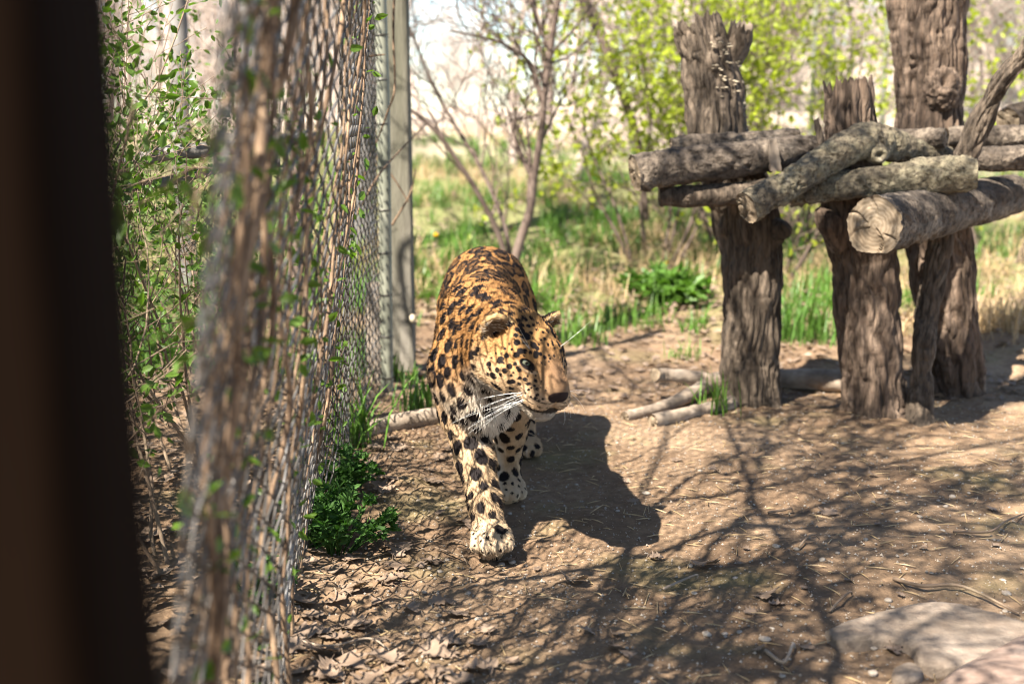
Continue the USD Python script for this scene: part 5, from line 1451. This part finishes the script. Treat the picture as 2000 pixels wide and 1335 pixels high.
# fallen leaves one can pick out on the path, lobed like oak leaves
def oak_leaf(size, rng):
    n = 15
    t = np.linspace(0, 1, n)
    w = (.10 + .34 * np.sin(t ** .85 * math.pi)) * (1 + .42 * np.sin(t * math.pi * 7 + rng.uniform(-.5, .5)))
    w[0], w[-1] = .015, .02
    c = rng.uniform(-.1, .45); b = rng.uniform(-.3, .3)
    V, tw = [], rng.uniform(-.5, .5)
    for i in range(n):
        x = t[i] - .5
        z0 = b * (x * x - .1)
        for s in (-1, -.45, 0, .45, 1):
            y = s * w[i] * (1 + .15 * rng.normal())
            V.append((x, y, z0 + c * y * y * 1.6 + tw * x * y + .02 * rng.normal() * abs(s)))
    V = np.array(V) * size
    F = []
    for i in range(n - 1):
        for j in range(4):
            a = i * 5 + j
            F += [(a, a + 1, a + 6), (a, a + 6, a + 5)]
    st = tube([(-.5 * size, 0, V[2, 2]), (-.62 * size, .02 * size, V[2, 2] + .01), (-.74 * size, .0, V[2, 2])], .001, 3)
    return np.vstack([V, st[0]]), np.vstack([np.array(F), st[1] + len(V)])
LEAFPX = [(700, 1125), (735, 1165), (655, 1160), (760, 1130), (690, 1085), (600, 1215), (700, 1200), (745, 1235), (620, 1265), (690, 1290), (760, 1290), (830, 1230), (800, 1180), (570, 1180), (640, 1310), (720, 1320), (860, 1310), (930, 1250), (1205, 1265), (1125, 1125), (1620, 1000), (1500, 1165), (1380, 1105), (560, 1250), (590, 1300), (730, 960), (690, 900), (720, 1010), (700, 870), (820, 1090), (880, 1160), (760, 1060), (930, 1310), (1000, 1290), (660, 1225), (790, 1330), (850, 1270)]
rng = np.random.default_rng(720)
for k in range(140):
    if k < len(LEAFPX):
        px, py = LEAFPX[k]
    elif k < 100:
        px, py = rng.normal(700, 130), rng.uniform(850, 1330)
        px += (1335 - py) * .02
        if px < 560 or (px < 640 and py < 1080): px = rng.uniform(640, 900)
    else:
        px, py = rng.uniform(850, 2000), rng.uniform(860, 1330)
    g = on_ground(px, py)
    sz = rng.uniform(.030, .078) * (1 if k < 100 else .5)
    v, f = oak_leaf(sz, rng)
    R = trimesh.transformations.euler_matrix(rng.normal(0, .16), rng.normal(0, .16), rng.uniform(0, 6.28))[:3, :3]
    v = v @ R.T
    v[:, 2] += -v[:, 2].min() * .8 + .001
    T = obj('fallen_leaf', (v, f), L['dead_leaf'], None, True)
    UsdGeom.Xformable(T).AddTranslateOp().Set(Gf.Vec3d(g[0], g[1], float(ground_z(g[0], g[1]) + .004)))
    tag(T, 'dry curled brown leaf lying on the trodden earth', 'leaf', 'dry leaves lying on the path')

# pebbles and twigs
rng = np.random.default_rng(730)
PEB = [(1530, 920), (1795, 975), (1705, 985), (1605, 1105), (1635, 1090), (1555, 1083), (1515, 1076), (1705, 1313), (1528, 1318), (1494, 1245), (1965, 1163), (1735, 1172), (1762, 1136), (1262, 958), (980, 1078), (1000, 1074), (1416, 1225), (1445, 1227), (1380, 1228), (1690, 1060), (1860, 970)]
for k in range(120):
    px, py = PEB[k] if k < len(PEB) else (rng.uniform(760, 2000), rng.uniform(850, 1330))
    g = on_ground(px, py)
    s = rng.uniform(.005, .0105) if k < len(PEB) else rng.uniform(.003, .007)
    m = trimesh.creation.icosphere(2, 1.0)
    v = m.vertices * (1 + .35 * (meshkit.fbm(m.vertices * 1.6 + k, 2, k) - .5))[:, None] * np.array([s * rng.uniform(1, 1.5), s, s * .62])
    c, sn = math.cos(k * 2.4), math.sin(k * 2.4)
    v = v @ np.array([[c, sn, 0], [-sn, c, 0], [0, 0, 1]])
    T = obj('pebble', (v, m.faces), L['pebble'], None, True)
    UsdGeom.Xformable(T).AddTranslateOp().Set(Gf.Vec3d(g[0], g[1], float(ground_z(g[0], g[1]) + s * .25)))
    tag(T, 'small pale rounded pebble bedded in the trodden earth', 'pebble', 'pebbles scattered on the path')
# grit too small to pick apart
n = 9000
gx, gy = rng.uniform(-.6, 2.8, n), 2.2 + 3.2 * rng.random(n) ** 1.3
gs = rng.uniform(.0012, .0042, n)
oc = np.array([(1, 0, 0), (-1, 0, 0), (0, 1, 0), (0, -1, 0), (0, 0, 1), (0, 0, -1)], float)
of = np.array([(0, 2, 4), (2, 1, 4), (1, 3, 4), (3, 0, 4), (2, 0, 5), (1, 2, 5), (3, 1, 5), (0, 3, 5)])
gv = np.column_stack([gx, gy, ground_z(gx, gy) + gs * .6])[:, None] + oc[None] * gs[:, None, None] * rng.uniform(.6, 1.4, (n, 6, 1))
tag(obj('grit', (gv.reshape(-1, 3), (np.arange(n)[:, None, None] * 6 + of).reshape(-1, 3)), L['pebble'], None, False), 'fine pale grit and crumbs on the trodden earth', 'grit', kind='stuff')
n = 1300
gx, gy = rng.uniform(-.55, 2.8, n), 2.2 + 3.0 * rng.random(n) ** 1.3
a = rng.uniform(0, 3.14, n); ln = rng.uniform(.008, .04, n); w = rng.uniform(.0006, .0016, n)
d = np.column_stack([np.cos(a), np.sin(a), rng.normal(0, .12, n)]); s = np.column_stack([-np.sin(a), np.cos(a), 0 * a])
c = np.column_stack([gx, gy, ground_z(gx, gy) + .004])
gv = np.stack([c - d * ln[:, None] - s * w[:, None], c - d * ln[:, None] + s * w[:, None], c + d * ln[:, None] + s * w[:, None], c + d * ln[:, None] - s * w[:, None], c + np.array([0, 0, .003])], 1)
tag(obj('straw_litter', (gv.reshape(-1, 3), (np.arange(n)[:, None, None] * 5 + np.array([(0, 1, 4), (1, 2, 4), (2, 3, 4), (3, 0, 4)])).reshape(-1, 3)), L['dry_grass'], None, False), 'bits of straw and bark scattered on the trodden earth', 'straw', kind='stuff')

TW = [((1745, 1140), (1800, 1160), (1880, 1165), (1990, 1205), 9, 'dark twig lying by the flat stone'), ((1495, 1270), (1530, 1300), (1548, 1270), (1552, 1268), 9, 'curved pale strip of bark lying left of the flat stone'), ((1295, 1145), (1330, 1135), (1360, 1125), (1362, 1124), 6, 'straight pale twig on the open dappled earth'), ((1620, 1195), (1640, 1180), (1660, 1168), (1664, 1166), 6, 'short brown twig just above the flat stone'),
      ((1500, 1002), (1530, 1000), (1545, 998), (1548, 998), 6, 'small dark twig in the long shadow line'), ((1860, 1060), (1930, 1060), (1960, 1040), (2000, 1005), 6, 'thin root reaching in from the right edge'), ((850, 1060), (880, 1075), (905, 1085), (912, 1086), 4, 'fine twig left of the front paw'), ((840, 1045), (870, 1050), (900, 1052), (905, 1052), 4, 'fine dark twig behind the front paw'), ((1560, 1085), (1575, 1075), (1590, 1068), (1600, 1066), 5, 'bent thin twig between shadow bands'), ((640, 1060), (660, 1040), (690, 1030), (720, 1040), 5, 'thin stalk lying by the green herb'), ((560, 1235), (640, 1260), (720, 1245), (760, 1260), 6, 'long dry stalk among the leaves at the bottom')]
for a, b, c, d, w, lab in TW:
    P = []
    for px, py in (a, b, c, d):
        g = on_ground(px, py); P.append((g[0], g[1], float(ground_z(g[0], g[1])) + .008))
    P = np.array(P); o = P[1].copy()
    cc = spline(P - o, 22); cc[:, 2] += .012 * np.sin(np.linspace(0, math.pi, 22))
    T = obj('twig', tube(cc, px_r(w, P[1][1]) * np.linspace(1.0, .55, 22), 8), L['dead_wood'] if 'pale' in lab or 'dry' in lab else L['cane'], None, True)
    UsdGeom.Xformable(T).AddTranslateOp().Set(Gf.Vec3d(*map(float, o)))
    tag(T, lab, 'twig')

# flat stones at the bottom right
def flat_stone(name, label, outline, thick, seed, material, z0=0.0, dome=.02):
    from shapely.geometry import Polygon, Point
    P = np.array([on_ground(px, py)[:2] for px, py in outline])
    P = spline(np.vstack([P, P[:1]]), 90)[:-1]
    c = P.mean(0)
    n, rings = len(P), 22
    V = []
    for k in range(rings):
        s = 1 - k / rings
        q = c + (P - c) * s
        r = meshkit.fbm(np.column_stack([q * 5, 0 * q[:, :1]]), 4, seed) - .5
        h = thick * (1 - max(0, s - .80) ** 2 * 14) + dome * (1 - s * s) + r * .014 + (meshkit.fbm(np.column_stack([q * 22, 0 * q[:, :1]]), 2, seed + 1) - .5) * .006
        V.append(np.column_stack([q, h + z0]))
    foot = np.column_stack([c + (P - c) * 1.015, np.full(n, -.05)])
    V = np.vstack([foot] + V + [np.array([[c[0], c[1], V[-1][:, 2].mean()]])])
    j = np.arange(n); F = []
    for k in range(rings):
        a, b = k * n, (k + 1) * n
        F += [np.stack([a + j, a + (j + 1) % n, b + (j + 1) % n], 1), np.stack([a + j, b + (j + 1) % n, b + j], 1)]
    a = rings * n
    F.append(np.stack([a + j, a + (j + 1) % n, np.full(n, (rings + 1) * n)], 1))
    F = np.vstack(F)
    f = F[-1]
    if np.cross(V[f[1]] - V[f[0]], V[f[2]] - V[f[0]])[2] < 0: F = F[:, ::-1]
    o = np.array([c[0], c[1], 0])
    T = obj(name, (V - o, F), material, None, 50)
    UsdGeom.Xformable(T).AddTranslateOp().Set(Gf.Vec3d(*map(float, o)))
    tag(T, label, 'stone')
flat_stone('flat_stone', 'broad flat pale stone bedded in the earth at the bottom right', [(1612, 1238), (1650, 1222), (1740, 1198), (1850, 1185), (1930, 1205), (2010, 1225), (2040, 1270), (1950, 1310), (1860, 1315), (1800, 1310), (1775, 1272), (1700, 1262), (1640, 1262)], .020, 3, L['rock'], dome=.006)
flat_stone('pink_boulder', 'rounded pinkish boulder cut off by the bottom right corner', [(1830, 1345), (1880, 1308), (1950, 1270), (2040, 1235), (2200, 1235), (2300, 1400), (2100, 1560), (1880, 1500)], .02, 4, L['rock_pink'], dome=.03)
flat_stone('small_stone', 'small half-buried brown stone left of the pink boulder', [(1745, 1310), (1775, 1300), (1800, 1312), (1798, 1330), (1765, 1338), (1742, 1326)], .010, 5, L['rock'], dome=.006)

# single grass tufts and herbs that stand on their own
def tuft(label, px, py, n, h, seed, width=.006, bend=.7, spread=.03, mat_=None):
    r = np.random.default_rng(seed)
    g = on_ground(px, py)
    if g[1] > 6: g = on_hill(px, g[1])
    o = np.array([g[0], g[1], float(ground_z(g[0], g[1]))])
    b = np.column_stack([r.normal(0, spread, (n, 2)), np.full(n, -.005)])
    T = obj('grass_tuft', blades(b, r.uniform(.4, 1.1, n) * h, width, r, bend), mat_ or L['grass'], None, False)
    UsdGeom.Xformable(T).AddTranslateOp().Set(Gf.Vec3d(*map(float, o)))
    tag(T, label, 'grass')
tuft('broad-bladed grass tuft at the foot of the fence left of the pale log', 690, 880, 46, .30, 1, .012, .9, .05)
tuft('bright green grass tuft in front of the grey gate post', 812, 800, 60, .17, 2, .008, .5, .05)
tuft('dark green grass tuft at the foot of the left platform trunk', 1402, 806, 34, .20, 3, .007, .6, .035)
tuft('large green grass tuft between the left and the middle platform trunks', 1570, 660, 240, .36, 4, .008, .8, .12)
tuft('small grass tuft on the sunny bare earth left of the left trunk', 1345, 690, 40, .12, 5, .006, .7, .05)
tuft('tiny grass tuft at the foot of the middle trunk', 1702, 812, 9, .12, 6, .003, .4, .012)
tuft('green grass tuft right of the leopard at the slope foot', 1130, 660, 110, .24, 7, .008, .8, .10)
tuft('green grass tuft at the slope foot beside the dandelion weed', 1230, 635, 120, .20, 8, .008, .8, .10)
tuft('thin grass tuft at the right edge below the tall trunk', 1945, 520, 90, .18, 9, .008, .8, .14)

def herb(label, px, py, n, h, spread, seed, size, mat_=None, name='herb'):
    """Divided leaves on arching stalks."""
    r = np.random.default_rng(seed)
    g = on_ground(px, py)
    if g[1] > 6: g = on_hill(px, g[1])
    o = np.array([g[0], g[1], float(ground_z(g[0], g[1]))])
    T = thing(name, label, 'plant', o)
    mb, pos, dirs = MB(), [], []
    for k in range(n):
        a = r.uniform(0, 2 * math.pi); R = spread * math.sqrt(r.random()); hh = h * r.uniform(.45, 1.1) * (1 - .35 * R / spread)
        b = np.array([math.cos(a) * R * .35, math.sin(a) * R * .35, -.005]); e = np.array([math.cos(a) * R, math.sin(a) * R, hh])
        t = np.linspace(0, 1, 8)[:, None]
        c = b + (e - b) * t + np.array([0, 0, hh * .5]) * t * (1 - t)
        mb.add(tube(c, np.linspace(.0022, .001, 8), 4, False))
        d = nrm(c[-1] - c[-2])
        for m in range(9):
            i = 7 if m == 0 else r.integers(3, 8)
            pos.append(c[i]); s = nrm(np.cross(d, [0, 0, 1])) * (1 if m % 2 else -1)
            dirs.append(d if m == 0 else nrm(s * 1.0 + d * .6 + np.array([0, 0, r.normal(0, .2)])))
        for m in range(6):
            f = (m + 1) / 7; s = nrm(np.cross(d, [0, 0, 1]))
            for q in (-1, 1):
                c0 = c[-1] + d * size * .9 * f; pos.append(c0); dirs.append(nrm(d * .7 + s * q))
    mb.build('stalks', L['herb'], T)
    tag(obj('leaves', leaf_batch(np.array(pos), np.array(dirs), size, r, up=1.2, width=.42, fold=.3), mat_ or L['herb'], T, False), kind='stuff')
herb('lush green ferny herb at the foot of the fence left of the leopard', 655, 1060, 84, .15, .14, 11, .026)
herb('smaller ferny green herb right behind the lush one at the fence foot', 668, 960, 44, .11, .10, 12, .024)
herb('green leafy weed growing inside the mesh at the bottom left', 505, 1170, 26, .10, .08, 13, .026)
herb('broad-leaved green weed with a dandelion left of the left trunk', 1330, 610, 26, .14, .14, 14, .075, L['grass'])
herb('broad-leaved weed on the slope edge right of the leopard', 1270, 600, 20, .14, .12, 15, .07, L['grass'])
for lab, px, py, y in (('yellow dandelion flower left of the left platform trunk', 1355, 594, None), ('blurred yellow dandelion in the grass left of the leopard rump', 851, 486, None), ('blurred yellow dandelion just behind the forked fallen branch', 1298, 548, None)):
    g = on_ground(px, py + 20)
    yv = min(g[1], 9.0)
    c = at(px, py, yv)
    c[2] = max(c[2], float(ground_z(c[0], c[1])) + .06)
    zg = float(ground_z(c[0], c[1]))
    o = np.array([c[0], c[1], zg]); T = thing('dandelion', lab, 'flower', o)
    MB().add(tube([(0, 0, -.01), (.004, 0, (c[2] - zg) * .5), (0, 0, c[2] - zg)], .0025, 6)).build('stalk', L['herb'], T)
    m = MB()
    for k in range(60):
        a = k * 2.399; r_ = math.sqrt(k / 60); d = np.array([math.cos(a) * r_, math.sin(a) * r_, 1.05 - r_ * .75]); d = nrm(d); s = np.cross(d, [0.3, .2, 1]); s = nrm(s)
        b = np.array([0, 0, c[2] - zg])
        m.add((np.array([b - s * .001, b + s * .001, b + d * .026 + s * .0028, b + d * .026 - s * .0028]), np.array([(0, 1, 2), (0, 2, 3)])))
    tag(m.build('petals', L['dandelion'], T, False), kind='stuff')
# ---------------------------------------------------------------- the leafless tree outside the picture, behind and left of the viewer, that dapples the path
def lifted(px, py, h):
    g = on_ground(px, py)
    return g + to_sun * (h / to_sun[2])
tree_foot = np.array([-2.5, -2.4, 0.0])
T = thing('overhanging_tree', 'leafless tree whose boughs cast the branching shadows across the path', 'tree', tree_foot)
rng = np.random.default_rng(900)
trunk_top = np.array([-4.7, -.9, 4.2])
mbt, mbb, mtw, top = MB(), MB(), MB(), []
tr = spline([tree_foot + [0, 0, -.2], tree_foot + [.1, .05, 1.0], tree_foot + [.3, .2, 2.2], tree_foot + [.5, .3, 3.2], tree_foot + [.6, .4, 4.6], tree_foot + [.8, .5, 6.0]], 30)
mbt.add(tube(tr - tree_foot, np.linspace(.19, .06, 30), 14))
# boughs (their shadows cross the path): (points on the path from the trunk's side outwards, height, bough radius)
BOUGHS = [([(1150, 420, 4.3), (1280, 330, 4.5), (1350, 200, 4.8), (1420, 100, 4.8), (1480, -40, 4.8)], 3.4, .016),
          ([(1300, 300, 4.5), (1450, 320, 4.5), (1600, 300, 4.5), (1750, 330, 4.5), (1900, 200, 4.8), (1950, 60, 4.9)], 3.2, .016),
          ([(1190, 1700), (1400, 1500), (1560, 1330), (1592, 1235), (1560, 1160), (1502, 1040), (1462, 930), (1432, 840), (1415, 790)], 1.9, .020),
          ([(500, 1400), (800, 1200), (1000, 1130), (1250, 1095), (1500, 1032), (1700, 1034), (1900, 1058), (2100, 1080)], 2.6, .030),
          ([(1000, 1500), (1180, 1250), (1240, 1080), (1290, 990), (1400, 966), (1520, 950), (1700, 918), (2000, 860), (2200, 835)], 2.9, .028),
          ([(800, 1500), (1000, 1330), (1200, 1250), (1350, 1248), (1450, 1275), (1600, 1290), (1800, 1270)], 3.1, .026),
          ([(600, 1080), (720, 985), (830, 965), (900, 975), (1000, 1000)], 2.4, .024),
          ([(1000, 1200), (1250, 1150), (1450, 1120), (1650, 1090), (1850, 1000), (2050, 950)], 3.2, .022),
          ([(1400, 1060), (1560, 1000), (1700, 950), (1850, 905), (2050, 900)], 2.7, .022),
          ([(1300, 960), (1420, 930), (1490, 895), (1560, 855), (1630, 815)], 2.0, .014),
          ([(700, 800), (900, 700), (1080, 785), (1190, 755), (1135, 690), (1100, 600)], 2.6, .020)]
leaf_pos = []
def shade_ok(p):
    """Keep most of the crown from standing between the sun and the leopard's back and head."""
    s = (p[2] - .55) / to_sun[2]
    g = p - to_sun * s
    return not (-.28 < g[0] < .22 and 2.75 < g[1] < 4.45)
for pts, h, r in BOUGHS:
    hs = h + np.linspace(-.1, .3, len(pts)) + rng.normal(0, .03, len(pts))
    P = [lifted(*q, hh) if len(q) == 2 else at(*q) + to_sun * hh for q, hh in zip(pts, hs)]
    i0 = int(np.argmin(np.linalg.norm(tr - P[0] + [0, 0, 1.2], axis=1)))
    mid = (tr[i0] + P[0]) * .5 + np.array([0, 0, .25])
    c = spline([tr[i0], mid] + P, 70)
    c[1:] += np.cumsum(rng.normal(0, .006, (69, 3)), 0)
    r = r * .68
    rad = np.concatenate([np.linspace(r * 1.7, r, 22), np.linspace(r, r * .45, 48)])
    mbb.add(tube(c - tree_foot, rad, 8))
    n = 25
    for k in range(n):
        i = int(18 + (50 * (k + rng.random()) / n))
        d = nrm(nrm(c[i + 1] - c[i]) * .55 + rng.normal(0, .55, 3))
        one, t1 = MB(), []
        grow(one, c[i], d, rng.uniform(.35, .95), rad[i] * .42, 1, rng, t1, up=.02, kids=(0, 6, 3), wob=.16, rmin=.0034, sides=(5, 4, 3, 3))
        if all(shade_ok(q) for l, s in t1 for q in s[::2]):
            for v, f in zip(one.v, one.f):
                mtw.add((v - tree_foot, f - f.min()))
            for l, s in t1:
                if l >= 2: leaf_pos.append(s[1:])
mbt.build('trunk', L['grey_bark'], T)
tag(mbb.build('boughs', L['grey_bark'], T), kind='stuff')
tag(mtw.build('twigs', L['grey_bark'], T), kind='stuff')
lp = np.vstack(leaf_pos)
lp = lp[rng.permutation(len(lp))[:3200]] + rng.normal(0, .02, (min(3200, len(lp)), 3))
tag(obj('buds', leaf_batch(lp - tree_foot, rng.normal(0, 1, (len(lp), 3)), .040, rng), L['spring_leaf'], T, False), kind='stuff')
